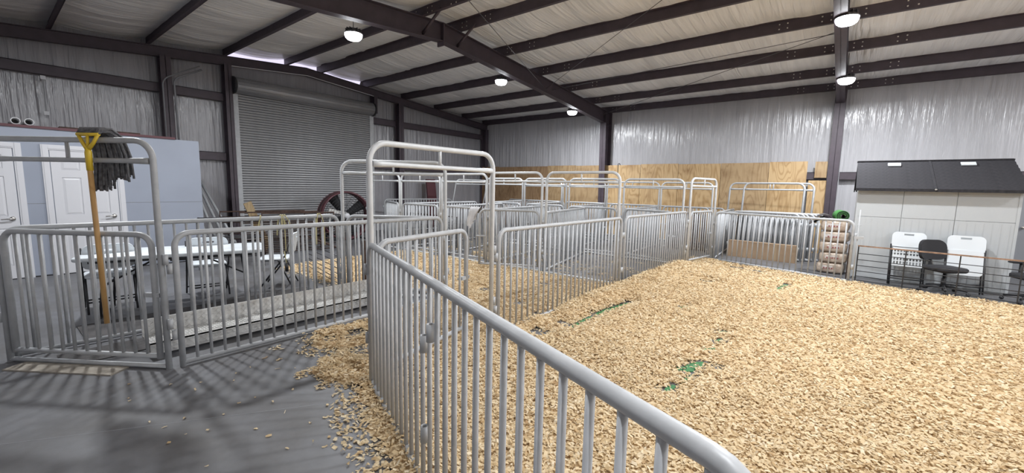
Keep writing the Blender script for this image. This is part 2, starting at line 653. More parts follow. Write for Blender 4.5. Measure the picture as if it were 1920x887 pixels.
rafter(-6.75, 0.42, 0.36, 0.17)
rafter(-0.30, 0.42, 0.36, 0.17)
rafter(6.2, 0.42, 0.36, 0.17)
rafter(-12.48, 0.24, 0.22, 0.13, True)

# columns: back wall (tapered I-sections) and the end wall posts
for x in (-6.75, -0.30, 6.2):
    b = MB()
    zt = purlin_z(13.7) - 0.02
    for (ya0, ya1) in ((13.62, 13.50),):
        b.prism([(13.97, 0), (ya0, 0), (ya1, zt), (13.97, zt)], 0, x - 0.008, x + 0.008)
        b.prism([(ya0, 0), (ya0 + 0.016, 0), (ya1 + 0.016, zt), (ya1, zt)], 0, x - 0.11, x + 0.11)
        b.box2((x - 0.11, 13.95, 0), (x + 0.11, 13.966, zt))
    struct('column', b, M['steel'])
for y, wd in ((2.86, 0.20), (4.10, 0.16), (8.32, 0.12), (9.33, 0.20), (13.80, 0.18)):
    b = MB()
    zt = purlin_z(y) - 0.22
    z0 = 3.9 if y == 8.32 else 0
    b.box2((-12.60, y - wd / 2, z0), (-12.585, y + wd / 2, zt))
    b.box2((-12.36, y - wd / 2, z0), (-12.345, y + wd / 2, zt))
    b.box2((-12.60, y - 0.006, z0), (-12.345, y + 0.006, zt))
    struct('end_wall_column', b, M['steel'])


def girt(p0, p1, z, h, axis):
    b = MB()
    if axis == 'y':
        x = -12.62
        b.box2((x, p0, z), (x + 0.012, p1, z + h))
        b.box2((x, p0, z + h - 0.012), (x + 0.09, p1, z + h))
        b.box2((x + 0.08, p0, z), (x + 0.09, p1, z + h))
    else:
        y = 13.93
        b.box2((p0, y - 0.012, z), (p1, y, z + h))
        b.box2((p0, y - 0.09, z + h - 0.012), (p1, y, z + h))
        b.box2((p0, y - 0.09, z), (p1, y - 0.08, z + h))
    return struct('girt', b, M['steel'])


for a, c in ((YF, 2.75), (2.97, 4.02), (8.24, 9.22), (9.44, 13.7)):
    girt(a, c, 3.60, 0.20, 'y')
for a, c in ((YF, 2.75), (2.97, 4.02), (8.24, 9.22), (9.44, 13.7)):
    girt(a, c, 2.12, 0.20, 'y')
for a, c in ((-12.4, -6.88), (-6.62, -0.43), (-0.17, 6.07)):
    girt(a, c, 1.96, 0.19, 'x')

# wrinkled closing strip of light above the gable rafter is simply open to the sky; a ledge angle below it
struct('gable_angle', MB().prism([(8.4, purlin_z(8.4) - 0.235), (RIDGE, purlin_z(RIDGE) - 0.225), (4.1, purlin_z(4.1) - 0.235), (4.1, purlin_z(4.1) - 0.25), (RIDGE, purlin_z(RIDGE) - 0.24), (8.4, purlin_z(8.4) - 0.25)], 0, -12.41, -12.37), M['white'])

# conduits on the end wall column and sway rods under the roof
t = thing('conduit', 'grey electrical conduit bending down the end wall post beside the blue room', 'conduit', (-12.30, 2.98, 0))
MB().tube(fillet([(0, 0.02, 2.4), (0, 0.0, 3.9), (0, 0.55, 4.22)], [0, 0.22, 0]), 0.02, 8).build('pipe', M['greydoor'], t)
MB().tube(fillet([(0.05, -0.22, 2.4), (0.05, -0.22, 3.85), (0.05, 0.5, 4.28)], [0, 0.25, 0]), 0.014, 8).build('pipe', M['greydoor'], t)
for a, c, lab in (((-6.7, 9.9, 4.30), (-0.35, 5.2, 4.62), 'thin roof brace rod slanting from the middle rafter up towards the ridge'),
                  ((-6.7, 10.2, 4.32), (-0.35, 9.6, 4.40), 'thin roof brace rod running almost level from the middle rafter to the right-hand lamp'),
                  ((-6.7, 13.2, 4.05), (-0.4, 9.4, 4.36), 'thin roof brace rod rising from the far eave to the right-hand rafter'),
                  ((-6.7, 9.8, 4.30), (-4.6, 4.0, 4.60), 'thin roof brace rod crossing steeply above the middle lamp')):
    o = MB().tube([a, c], 0.006, 6).build('brace_rod', M['lampcase'])
    tag(o, lab, 'brace rod')

# ------------------------------------------------------------------ lamps
LAMP_SPOTS = [(-7.18, 4.40, 4.26, 'round high-bay lamp hanging before the roller door, leftmost of the lit lamps'),
              (-7.15, 8.50, 4.28, 'round high-bay lamp at mid-roof beside the middle rafter'),
              (-6.95, 11.75, 3.98, 'round high-bay lamp farthest away, near the post at the plywood wall'),
              (-0.22, 8.50, 4.28, 'large bright high-bay lamp high on the right-hand rafter'),
              (-0.20, 11.55, 4.00, 'round high-bay lamp low on the right-hand rafter over the shed side'),
              (-7.18, 0.95, 4.20, None), (-0.22, 0.90, 4.20, None), (-0.22, 4.40, 4.40, None),
              (6.0, 0.60, 4.20, None), (6.0, 4.40, 4.40, None), (6.0, 8.50, 4.28, None), (6.0, 11.75, 4.00, None)]
lamp_case = MB().lathe([(0.0, 0.10), (0.05, 0.10), (0.055, 0.06), (0.12, 0.05), (0.155, 0.015), (0.165, 0.0), (0.150, 0.0)], 28).mesh('housing', M['lampcase'])
lamp_lens = MB().lathe([(0.150, 0.0), (0.148, -0.03), (0.135, -0.065), (0.105, -0.092), (0.06, -0.106), (0.0, -0.11)], 28).mesh('lens', lens_m)
lamp_fins = MB()
for k in range(12):
    a = 2 * math.pi * k / 12
    lamp_fins.box((0.09 * math.cos(a), 0.09 * math.sin(a), 0.065), (0.09, 0.006, 0.05), Matrix.Rotation(a, 3, 'Z'))
lamp_fins = lamp_fins.mesh('heat_fins', M['lampcase'])
for x, y, z, lab in LAMP_SPOTS:
    t = thing('high_bay_lamp', lab or 'round high-bay lamp hanging over the floor behind the viewer', 'lamp', (x, y, z), 0, 'high-bay lamps under the roof')
    link('housing', lamp_case, t)
    link('lens', lamp_lens, t)
    link('heat_fins', lamp_fins, t)
    MB().tube([(0, 0, 0.10), (0, 0, max(0.2, purlin_z(y) + 0.1 - z))], 0.006, 6).build('hanger_cable', M['black'], t)
    L = bpy.data.lights.new('lamp_light', 'AREA')
    L.shape = 'DISK'
    L.size = 0.22
    L.energy = LAMP_WATTS * (0.85 if x < -5 else 1.05)
    L.color = (0.94, 0.97, 1.0)
    lo = bpy.data.objects.new('lamp_light', L)
    C.objects.link(lo)
    lo.parent = t
    lo.location = (0, 0, -0.115)

# ------------------------------------------------------------------ roller door
t = struct('door_1', MB().box2((-12.44, 4.16, 0.0), (-12.38, 4.30, 4.0)), M['galv'])
MB().box2((-12.44, 8.10, 0.0), (-12.38, 8.24, 3.9)).build('guide_rail', M['galv'], t)
slat = MB()
prof = [(0.0, 0.0), (0.018, 0.012), (0.022, 0.030), (0.018, 0.052), (0.0, 0.064), (-0.008, 0.064), (-0.008, 0.0)]
slat.prism([(p[0], p[1]) for p in [(x, z) for x, z in prof]], 1, 0, 3.84)
slat_me = slat.mesh('slat', M['door'])
for k in range(60):
    link('slat', slat_me, t, (-12.42, 4.28, 0.03 + k * 0.0655))
drum = MB()
drum.lathe([(0.0, 0), (0.19, 0), (0.20, 0.01), (0.20, 3.92), (0.19, 3.93), (0.0, 3.93)], 28, (-12.32, 4.22, 4.00), Matrix.Rotation(-math.pi / 2, 3, 'X'))
drum.build('curtain_coil', M['door'], t)
for y in (4.17, 8.17):
    MB().lathe([(0.0, 0), (0.215, 0), (0.215, 0.03), (0.0, 0.03)], 24, (-12.32, y, 4.00), Matrix.Rotation(-math.pi / 2, 3, 'X')).build('end_bracket', M['black'], t)
rg = MB()
for k in range(7):
    a = math.radians(20 + k * 24)
    rg.tube([(-12.32 + 0.202 * math.cos(a - 1.6), 4.25, 4.00 + 0.202 * math.sin(a - 1.6)), (-12.32 + 0.202 * math.cos(a - 1.6), 8.13, 4.00 + 0.202 * math.sin(a - 1.6))], 0.006, 5)
rg.build('coil_ridges', M['door'], t)

# ------------------------------------------------------------------ blue room with two doors
RX = -10.10
room = struct('wall_blue_room', MB().box2((XL + 0.15, YF + 0.06, 0), (RX, 2.77, 2.36)), M['blue'])
MB().box2((RX, YF + 0.06, 1.178), (RX + 0.003, 2.77, 1.184)).build('panel_joint', M['greydoor'], room)
MB().box2((XL + 0.15, YF + 0.06, 2.36), (RX + 0.02, 2.40, 2.40)).build('roof_edge', M['fanred'], room)
MB().box2((RX - 0.4, 0.9, 2.40), (RX - 0.02, 1.9, 2.425)).build('roof_edge', M['rust'], room)


def panel_door(name, y0, y1):
    """six-panel door with casing; y0..y1 is the outside of the casing"""
    cs = MB()
    for a, c in ((y0, y0 + 0.085), (y1 - 0.085, y1)):
        cs.box2((RX, a, 0), (RX + 0.022, c, 2.12))
        cs.box2((RX + 0.022, a + 0.02, 0), (RX + 0.03, c - 0.02, 2.12))
    cs.box2((RX, y0 + 0.085, 2.035), (RX + 0.022, y1 - 0.085, 2.12))
    cs.box2((RX + 0.022, y0 + 0.085, 2.055), (RX + 0.03, y1 - 0.085, 2.10))
    d = struct(name, cs, M['white'])
    a, c = y0 + 0.095, y1 - 0.095
    MB().box2((RX + 0.001, a, 0.015), (RX + 0.006, c, 2.03)).build('leaf', M['white'], d)
    st = MB()
    wd = c - a
    ms = 0.11
    cols = [(a, a + ms), ((a + c) / 2 - ms / 2, (a + c) / 2 + ms / 2), (c - ms, c)]
    for p, q in cols:
        st.box2((RX + 0.006, p, 0.015), (RX + 0.018, q, 2.03))
    rows = [(0.015, 0.22), (0.80, 0.99), (1.60, 1.72), (1.93, 2.03)]
    for p, q in rows:
        st.box2((RX + 0.006, a + ms, p), (RX + 0.018, (a + c) / 2 - ms / 2, q))
        st.box2((RX + 0.006, (a + c) / 2 + ms / 2, p), (RX + 0.018, c - ms, q))
    st.build('stiles', M['white'], d)
    for (p, q) in ((0.22, 0.80), (0.99, 1.60), (1.72, 1.93)):
        for (e, f_) in ((cols[0][1], cols[1][0]), (cols[1][1], cols[2][0])):
            pm = MB()
            g = 0.035
            x0, x1 = RX + 0.006, RX + 0.016
            pm.add([(x0, e, p), (x0, f_, p), (x0, f_, q), (x0, e, q), (x1, e + g, p + g), (x1, f_ - g, p + g), (x1, f_ - g, q - g), (x1, e + g, q - g)],
                   [(4, 5, 6, 7), (0, 1, 5, 4), (1, 2, 6, 5), (2, 3, 7, 6), (3, 0, 4, 7)])
            pm.build('raised_panel', M['white'], d)
    h = MB()
    ky = c - 0.07
    h.lathe([(0.0, 0.02), (0.032, 0.016), (0.034, 0.0)], 16, (RX + 0.018, ky, 0.95), Matrix.Rotation(math.pi / 2, 3, 'Y'))
    h.tube(fillet([(RX + 0.02, ky, 0.95), (RX + 0.065, ky, 0.95), (RX + 0.068, ky - 0.12, 0.945)], [0, 0.018, 0]), 0.010, 8)
    h.build('lever_handle', M['chrome'], d)
    MB().box2((RX + 0.001, a, 0.0), (RX + 0.02, c, 0.014)).build('door_sweep', M['black'], d)
    return d


panel_door('door_2', -0.50, 0.46)
panel_door('door_3', 0.66, 1.62)
bbm = MB()
for a, c in ((0.46, 0.66), (1.62, 2.77)):
    bbm.box2((RX, a, 0), (RX + 0.012, c, 0.02))
struct('baseboard_left', bbm, M['black'])

# things on the blue room's roof
for k, (yy, lab) in enumerate(((0.42, 'white pipe end on the blue room roof, nearer the left edge'), (0.56, 'white pipe end on the blue room roof, second of the pair'))):
    p = MB()
    R_ = Matrix.Rotation(math.pi / 2, 3, 'Y')
    p.lathe([(0.042, -1.6), (0.055, -1.6), (0.055, 0.0), (0.042, 0.0), (0.042, -1.6)], 16, (RX - 0.05, yy + 0.02, 2.456), R_)
    tag(p.build('plastic_pipe', M['pvc']), lab, 'pipe', 'pipes lying on the blue room')
sb = thing('scrap_board', 'dark flat board lying along the blue room roof edge beside the pipes', 'board', (RX - 0.5, -0.35, 2.43))
MB().box2((-0.3, -0.9, 0), (0.3, 0.55, 0.05)).build('plank', M['rubber'], sb)

# ------------------------------------------------------------------ plywood lining of the back wall
YP = 13.82
xs = [-12.60] + [-1.74 - 1.235 * k for k in range(8, -1, -1)]
for i in range(len(xs)):
    x0 = xs[i]
    x1 = (xs[i + 1] if i + 1 < len(xs) else -0.85) - 0.01
    mname = 'plydark' if i < 3 else ('plymid' if i in (3, 4, 8) else 'ply')
    top = 2.42 + (0.015 if i % 3 == 0 else -0.005 * (i % 2))
    yo = 0.006 * (i % 2)
    me = MB().box2((-(x1 - x0) / 2, -0.009, 0), ((x1 - x0) / 2, 0.009, top)).mesh('plywood_sheet', M[mname])
    link('plywood_sheet', me, wall_back, ((x0 + x1) / 2, YP - 0.02 - yo, 0))
# narrow notched piece beside the right-hand column, cut out around the girt
me = MB().box2((-0.20, -0.009, 0), (0.20, 0.009, 1.93)).mesh('plywood_sheet', M['ply'])
link('plywood_sheet', me, wall_back, (-0.61, YP - 0.02, 0))
me = MB().box2((-0.13, -0.009, 2.0), (0.13, 0.009, 2.42)).mesh('plywood_sheet', M['plymid'])
link('plywood_sheet', me, wall_back, (-0.56, YP - 0.06, 0))
# bent straps hanging over the sheet tops
hk = MB()
hk.tube(fillet([(-6.25, YP - 0.035, 2.15), (-6.25, YP - 0.04, 2.47), (-6.22, YP + 0.05, 2.47), (-6.22, YP + 0.05, 2.36)], [0, 0.03, 0.03, 0]), 0.012, 6)
tag(hk.build('hook', M['black']), 'black bent hook over the plywood top right of the middle post', 'hook')
# grey steel door right of the shed
gd = struct('door_4', MB().box2((2.95, 13.86, 0), (4.3, 13.91, 1.93)), M['greydoor'])
MB().box2((2.88, 13.85, 0), (2.95, 13.92, 2.0)).build('frame', M['greydoor'], gd)
MB().box2((2.88, 13.85, 1.93), (4.37, 13.92, 1.95)).build('frame', M['greydoor'], gd)
MB().lathe([(0, 0.05), (0.03, 0.05), (0.034, 0.03), (0.012, 0.0)], 14, (3.05, 13.86, 0.95), Matrix.Rotation(math.pi / 2, 3, 'X')).build('knob', M['chrome'], gd)

# ------------------------------------------------------------------ pen panels, arches and gates
RB, RR, RF = 0.0125, 0.021, 0.0235        # bar, bottom rail, frame tube radii
_cache = {}


def bar_mesh(h, sides, m):
    k = ('bar', round(h, 3), sides, m.name)
    if k not in _cache:
        _cache[k] = MB().tube([(0, 0, 0), (0, 0, h)], RB, sides).mesh('bar', m)
    return _cache[k]


def sleeve_mesh(m):
    k = ('sleeve', m.name)
    if k not in _cache:
        _cache[k] = MB().lathe([(0.014, 0), (0.020, 0), (0.020, 0.085), (0.014, 0.085), (0.014, 0.0)], 12).mesh('hinge_sleeve', m)
    return _cache[k]


def frame_mesh(L, h, z0, rad, sides, m, name, legs_to=0.0):
    k = (name, round(L, 3), round(h, 3), round(z0, 3), rad, sides, m.name)
    if k not in _cache:
        b = MB()
        b.tube(fillet([(0, 0, legs_to), (0, 0, h - RF), (L, 0, h - RF), (L, 0, legs_to)], [0, rad, rad, 0], 6 if sides > 8 else 4), RF, sides)
        b.tube([(RF * 0.5, 0, z0), (L - RF * 0.5, 0, z0)], RR, sides)
        _cache[k] = b.mesh(name, m)
    return _cache[k]


def panel(label, p0, p1, h=1.165, z=0.0, group=None, sides=10, m=None, pitch=0.107, name='fence_panel', lean=0.0, sleeves=True):
    m = m or M['galv']
    d = Vector((p1[0] - p0[0], p1[1] - p0[1]))
    L = d.length
    t = thing(name, label, 'fence panel', (p0[0], p0[1], z), math.atan2(d.y, d.x), group)
    if lean:
        t.rotation_euler = (lean, 0, math.atan2(d.y, d.x))
    link('frame', frame_mesh(L, h, 0.035, 0.11, sides, m, 'frame'), t)
    n = max(2, int(round(L / pitch)))
    bm_ = bar_mesh(h - 0.035 - RF * 1.3, max(6, sides - 2), m)
    for k in range(1, n):
        link('bar', bm_, t, (L * k / n, 0, 0.035))
    if sleeves:
        sm_ = sleeve_mesh(m)
        for x in (-0.042, L + 0.042):
            for zz in (0.25, 0.82):
                link('hinge_sleeve', sm_, t, (x, 0, zz))
    return t


def arch(label, p0, p1, h=1.93, z=0.0, group=None, sides=10, m=None, gate=None, lean=0.0, name='gate_arch', gh=1.165, sill=True):
    """walk-through arch; gate = (hinge end 0/1, swing in degrees, length)"""
    m = m or M['galvw']
    d = Vector((p1[0] - p0[0], p1[1] - p0[1]))
    L = d.length
    t = thing(name, label, 'gate arch', (p0[0], p0[1], z), math.atan2(d.y, d.x), group)
    if lean:
        t.rotation_euler = (lean, 0, math.atan2(d.y, d.x))
    b = MB()
    b.tube(fillet([(0, 0, 0), (0, 0, h - RF), (L, 0, h - RF), (L, 0, 0)], [0, 0.15, 0.15, 0], 7), RF, sides)
    b.build('frame', m, t)
    hr = MB()
    zr = h - 0.185
    hr.tube([(RF, 0, zr), (0.10, 0, zr), (0.22, 0, zr), (L - 0.22, 0, zr), (L - 0.10, 0, zr), (L - RF, 0, zr)], [0.026, 0.025, 0.020, 0.020, 0.025, 0.026], sides)
    hr.build('header_rail', m, t)
    MB().tube([(L / 2, 0, zr), (L / 2, 0, h - RF)], 0.014, 8).build('spacer', m, t)
    if sill:
        MB().tube([(0, 0, 0.022), (L, 0, 0.022)], 0.020, sides).build('threshold', m, t)
    sm_ = sleeve_mesh(M['galv'])
    for x in (-0.040, L + 0.040):
        for zz in (0.35, 0.90):
            link('hinge_sleeve', sm_, t, (x, 0, zz))
    if gate:
        hinge, ang, gl = gate
        gm = M['galv']
        g = link('gate', frame_mesh(gl, gh - 0.09, 0.02, 0.11, sides, gm, 'gate'), t)
        a = math.radians(ang)
        if hinge == 0:
            g.location = (0.06, 0, 0.09)
            g.rotation_euler = (0, 0, a)
        else:
            g.location = (L - 0.06, 0, 0.09)
            g.rotation_euler = (0, 0, math.pi + a)
        n = max(2, int(round(gl / 0.107)))
        bm_ = bar_mesh(gh - 0.09 - 0.02 - RF * 1.3, max(6, sides - 2), gm)
        for k in range(1, n):
            link('bar', bm_, g, (gl * k / n, 0, 0.02))
        la = MB()
        la.box((gl - 0.02, 0, 0.55), (0.13, 0.03, 0.035))
        la.tube([(gl - 0.12, 0.02, 0.55), (gl + 0.07, 0.02, 0.55)], 0.009, 6)
        la.build('latch', M['galv'], g)
    return t


LH = 1.18
near = panel('long grey panel crossing the foreground from centre to lower right corner', (-2.83, 1.83), (-0.04, 0.715), 1.165, 0.0, sides=18)
for s, zz, off in ((1.49, 0.875, 0.018), (1.392, 0.79, 0.020), (1.392, 0.32, 0.020)):
    link('hinge_sleeve', sleeve_mesh(M['galv']), near, (s, -0.028, zz))
panel('grey panel in front of the diamond-plate tray, front side of the empty lane', (-4.36, 0.98), (-4.36, 3.95), LH, 0.0, sides=14)
panel('grey panel carrying the yellow cords, between folding table and lane', (-5.64, 0.10), (-5.50, 3.06), LH, 0.0, sides=14)
arch('cropped grey arch with closed gate at the left edge, the mop hung over it', (-5.58, 0.06), (-4.39, 0.89), 1.93, 0.0, sides=14, m=M['galv'], gate=(0, 0, 1.32), gh=1.17)
arch('grey arch with closed gate at the far end of the lane', (-5.50, 3.14), (-4.36, 4.02), 1.93, 0.0, sides=12, gate=(0, 0, 1.30), gh=1.17)
arch('large white arch in the picture centre with its gate slightly ajar', (-2.86, 1.86), (-2.83, 3.26), 1.94, 0.0, sides=16, gate=(0, 11, 1.22), sill=False)
panel('grey panel right of the large white arch, before the bedded middle pen', (-2.82, 3.36), (-2.76, 6.33), 1.165, 0.0, sides=12)
panel('grey panel behind the low bedding mound, running from second arch towards the far gate', (-2.75, 6.45), (-2.58, 9.20), 1.175, 0.0, sides=12)
arch('narrow grey arch with closed gate beside the panel stack pen, far end of the bedding', (-2.55, 9.29), (-2.33, 10.48), 1.88, 0.0, sides=10, gate=(0, 0, 1.05))
panel('grey panel fencing off the stacked panels, box and bags from the bedding', (-2.28, 10.46), (0.17, 9.63), 1.14, 0.0, sides=12)
panel('grey side panel running back to the plywood from the box and stack pen', (-2.30, 10.62), (-2.48, 13.45), 1.12, 0.0, sides=8)

# first row of pens (y = 6.42), seen beyond the centre arch
R1 = 6.42
arch('pale arch at the near end of the pens, rightmost of the first row', (-2.86, R1), (-4.27, R1), 1.87, 0.02, sides=10, gate=None)
arch('pale arch of the first pen row with its gate swung out towards the bedding', (-4.37, R1), (-5.64, R1), 1.87, 0.02, sides=10, gate=(0, 30, 1.12))
arch('pale arch of the first pen row whose gate has a grey rag', (-5.72, R1), (-7.06, R1), 1.87, 0.0, sides=10, gate=(0, 0, 1.22))
arch('pale arch of the first pen row next left of the rag gate', (-7.13, R1), (-8.53, R1), 1.87, 0.0, sides=8, gate=(0, 0, 1.28))
arch('pale arch at the far left end of the first pen row near the drum fan', (-8.60, R1), (-10.0, R1), 1.87, 0.0, sides=8, gate=(0, -22, 1.28))
# dividers of the first block of pens
panel('pen divider running back from the swung gate of the first row', (-4.38, 6.55), (-4.95, 9.15), 1.15, 0.0, sides=8)
panel('pen divider running back between swung gate pen and rag gate pen', (-5.74, 6.55), (-6.02, 9.15), 1.15, 0.0, sides=8)
panel('pen divider running back left of the rag gate pen', (-7.12, 6.55), (-7.55, 9.15), 1.15, 0.0, sides=8)
panel('pen divider farthest left, running back near the end wall', (-8.66, 6.55), (-8.75, 9.35), 1.15, 0.0, sides=8)
# second row
R2 = 9.26
arch('pale arch of the second pen row nearest the long bedding panel', (-2.68, R2), (-4.02, R2), 1.85, 0.0, sides=8, gate=(1, -14, 1.2))
arch('pale arch of the second pen row, second from the bedding side', (-4.12, R2), (-5.48, R2), 1.85, 0.0, sides=8, gate=(0, 12, 1.2))
arch('pale arch of the second pen row, third from the bedding side', (-5.56, R2), (-6.88, R2), 1.85, 0.0, sides=8, gate=(0, 0, 1.2))
arch('pale arch of the second pen row, fourth from the bedding side', (-6.95, R2), (-8.30, R2), 1.85, 0.0, sides=8, gate=(0, 0, 1.2))
# dividers of the second block
panel('back pen divider nearest the bedding side', (-4.08, 9.4), (-4.15, 11.9), 1.15, 0.0, sides=6)
panel('back pen divider second from the bedding side', (-5.52, 9.4), (-5.78, 11.9), 1.15, 0.0, sides=6)
panel('back pen divider third from the bedding side', (-6.92, 9.4), (-7.35, 11.9), 1.15, 0.0, sides=6)
panel('back pen divider farthest from the bedding side', (-8.35, 9.4), (-8.9, 11.9), 1.15, 0.0, sides=6)
# third row
R3 = 12.02
arch('pale arch of the third pen row nearest the stacked panels', (-2.75, R3), (-4.10, R3), 1.83, 0.0, sides=8, gate=(0, 0, 1.2))
arch('pale arch of the third pen row before the middle post', (-4.16, R3), (-5.76, R3), 1.83, 0.0, sides=8, gate=(0, 0, 1.4))
arch('pale arch of the third pen row left of the middle post', (-5.82, R3), (-7.34, R3), 1.83, 0.0, sides=8, gate=(0, 0, 1.35))
arch('pale arch of the third pen row, leftmost', (-7.40, R3), (-8.92, R3), 1.83, 0.0, sides=8, gate=(0, 0, 1.35))
for k, x in enumerate((-2.7, -5.4, -8.1)):
    panel(('dim panel along the plywood foot, right of the middle post', 'dim panel along the plywood foot, around the middle post', 'dim panel along the plywood foot, left of the middle post')[k],
          (x, 13.35), (x - 2.6, 13.35), 1.12, 0.0, sides=6)
# arches and panels leaning in the far left corner
arch('loose arch leaning at a slant against the end wall near the corner post', (-11.35, 10.6), (-11.3, 12.2), 1.90, 0.0, sides=8, lean=math.radians(14), sill=False)
panel('grey panel standing along the end wall behind the drum fan', (-12.0, 8.35), (-11.6, 11.0), 1.12, 0.0, sides=6)

# stack of loose panels and arches leaning behind the box
lean = math.radians(-7)
for k in range(6):
    x0 = -2.22 + 0.035 * k + (0.02 if k % 2 else 0)
    lab = ['loose panel leaning in the stack behind the box, frontmost', 'loose panel leaning in the stack behind the box, second', 'loose panel leaning in the stack behind the box, third',
           'loose panel leaning in the stack behind the box, fourth', 'loose panel leaning in the stack behind the box, fifth', 'loose panel leaning in the stack behind the box, rearmost'][k]
    panel(lab, (x0, 11.75 + 0.075 * k), (x0 + 1.42 + 0.05 * k, 11.65 + 0.075 * k), 1.13, 0.0, 'loose panels stacked before the plywood', sides=8, lean=lean)
arch('wider loose arch leaning against the plywood behind the panel stack', (-2.50, 12.55), (-0.62, 12.42), 1.86, 0.0, 'loose arches leaning before the plywood', sides=8, m=M['galv'], lean=lean, sill=False)
arch('narrower loose arch leaning in front of the wider one behind the panel stack', (-2.12, 12.32), (-0.80, 12.22), 1.86, 0.0, 'loose arches leaning before the plywood', sides=8, m=M['galv'], lean=lean, sill=False)
o = MB().box((-1.42, 12.28, 0.48), (1.5, 0.015, 0.96), Matrix.Rotation(math.radians(-6), 3, 'X')).build('dark_sheet', M['rubber'])  # dark backing added so the gaps between the stacked bars come out dark
tag(o, 'dark backing sheet added behind the stacked loose panels', 'sheet')
o = MB().box((0.16, 10.02, 0.33), (0.05, 0.05, 0.66)).build('perforated_post', M['rust'])
tag(o, 'rusty post standing between the bag stack and the shed corner', 'post')
# rusty slatted gate standing behind the far gate
t = thing('rusty_gate', 'rusty brown gate leaning behind the narrow far arch', 'gate', (-3.72, 11.55, 0), math.radians(8))
b = MB()
b.tube([(0, 0, 0), (0, 0, 1.0), (0.95, 0, 1.0), (0.95, 0, 0)], 0.02, 6)
b.build('frame', M['rust'], t)
for k in range(8):
    MB().box((0.06 + k * 0.118, 0, 0.5), (0.085, 0.02, 0.96)).build('slat', M['rust'], t)

# ------------------------------------------------------------------ low rusty railings
def railing(label, p0, p1, h=0.67, z=0.0, rods=6, posts=4, top=None):
    d = Vector((p1[0] - p0[0], p1[1] - p0[1]))
    L = d.length
    t = thing('low_railing', label, 'railing', (p0[0], p0[1], z), math.atan2(d.y, d.x))
    MB().box((L / 2, 0, h), (L + 0.02, 0.022, 0.022)).build('top_rail', top or M['rust'], t)
    for k in range(rods):
        zz = 0.06 + (h - 0.12) * (k / (rods - 0.3)) ** 1.15
        MB().tube([(0, 0, zz), (L, 0, zz)], 0.0065, 6).build('rod', M['black'], t)
    for k in range(posts):
        MB().box((L * k / (posts - 1), 0, h / 2), (0.016, 0.016, h)).build('post', M['black'], t)
    return t


railing('low black-rod railing with rusty top in front of the white shed', (0.27, 9.68), (3.35, 9.10), 0.68, 0.0, 6, 6, M['rusttop'])
railing('low brown-rod railing between the table and the lane end', (-5.75, 3.28), (-7.75, 3.70), 0.62, 0.0, 6, 3)
t = thing('rusty_post', 'pair of dark rusty posts standing at the lane end by the closed gate', 'post', (-5.72, 3.42, 0))
MB().box((0.0, -0.06, 0.36), (0.05, 0.05, 0.72)).build('upright', M['rust'], t)
MB().box((-0.10, 0.24, 0.36), (0.05, 0.05, 0.72)).build('upright', M['rust'], t)
MB().box((-0.05, 0.09, 0.06), (0.04, 0.32, 0.04)).build('foot_bar', M['rust'], t)

# latch pole at the panel end before the shed
t = thing('drop_pin', 'tall grey drop pin with latch at the panel end beside the shed', 'latch pin', (0.235, 9.60, 0))
MB().tube([(0, 0, 0.0), (0, 0, 1.32)], 0.009, 8).build('rod', M['galv'], t)
MB().box((0.02, 0, 0.83), (0.13, 0.04, 0.05)).build('keeper', M['galv'], t)
MB().tube([(-0.02, 0, 1.05), (0.04, 0, 1.05)], 0.007, 6).build('stop', M['galv'], t)

# ------------------------------------------------------------------ diamond plate tray and mat
t = thing('diamond_plate_tray', 'long aluminium diamond-plate step tray lying inside the lane', 'tray', (-4.86, 0.84, 0))
b = MB()
LT = 2.35
b.box2((-0.17, 0, 0.13), (-0.155, LT, 0.30))
b.box2((-0.17, 0, 0.13), (0.12, LT, 0.145))
b.box2((0.105, 0, 0.035), (0.12, LT, 0.145))
b.build('plate', M['dia'], t)
tr = MB()
for i in range(92):                     # raised treads, alternating direction
    for j in range(5):
        y = 0.02 + i * (LT - 0.04) / 91
        z = 0.165 + j * 0.028
        a = 0.6 if (i + j) % 2 else -0.6
        tr.box((-0.152, y, z), (0.006, 0.030, 0.009), Matrix.Rotation(a, 3, 'X'))
    for j in range(8):
        y = 0.02 + i * (LT - 0.04) / 91
        a = 0.6 if (i + j) % 2 else -0.6
        tr.box((-0.135 + j * 0.03, y, 0.147), (0.028, 0.009, 0.006), Matrix.Rotation(a, 3, 'Z'))
    for j in range(3):
        y = 0.02 + i * (LT - 0.04) / 91
        a = 0.6 if (i + j) % 2 else -0.6
        tr.box((0.122, y, 0.06 + j * 0.03), (0.006, 0.030, 0.009), Matrix.Rotation(a, 3, 'X'))
o = tr.build('diamond_treads', M['dia'], t)
o['kind'] = 'stuff'
for y in (0.05, LT / 2, LT - 0.05):
    MB().box((-0.05, y, 0.065), (0.2, 0.04, 0.13)).build('bracket', M['rust'], t)
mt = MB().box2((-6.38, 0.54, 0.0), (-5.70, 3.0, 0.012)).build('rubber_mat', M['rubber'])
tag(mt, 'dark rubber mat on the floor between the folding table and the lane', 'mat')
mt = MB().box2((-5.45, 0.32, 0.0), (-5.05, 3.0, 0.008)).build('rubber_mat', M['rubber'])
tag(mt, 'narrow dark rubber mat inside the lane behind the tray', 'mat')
mt = MB().box((-5.0, 0.34, 0.006), (0.95, 0.16, 0.012), Matrix.Rotation(math.radians(35), 3, 'Z')).build('plank', M['dust'])
tag(mt, 'flat pale dusty plank lying just inside the left-edge gate', 'plank')

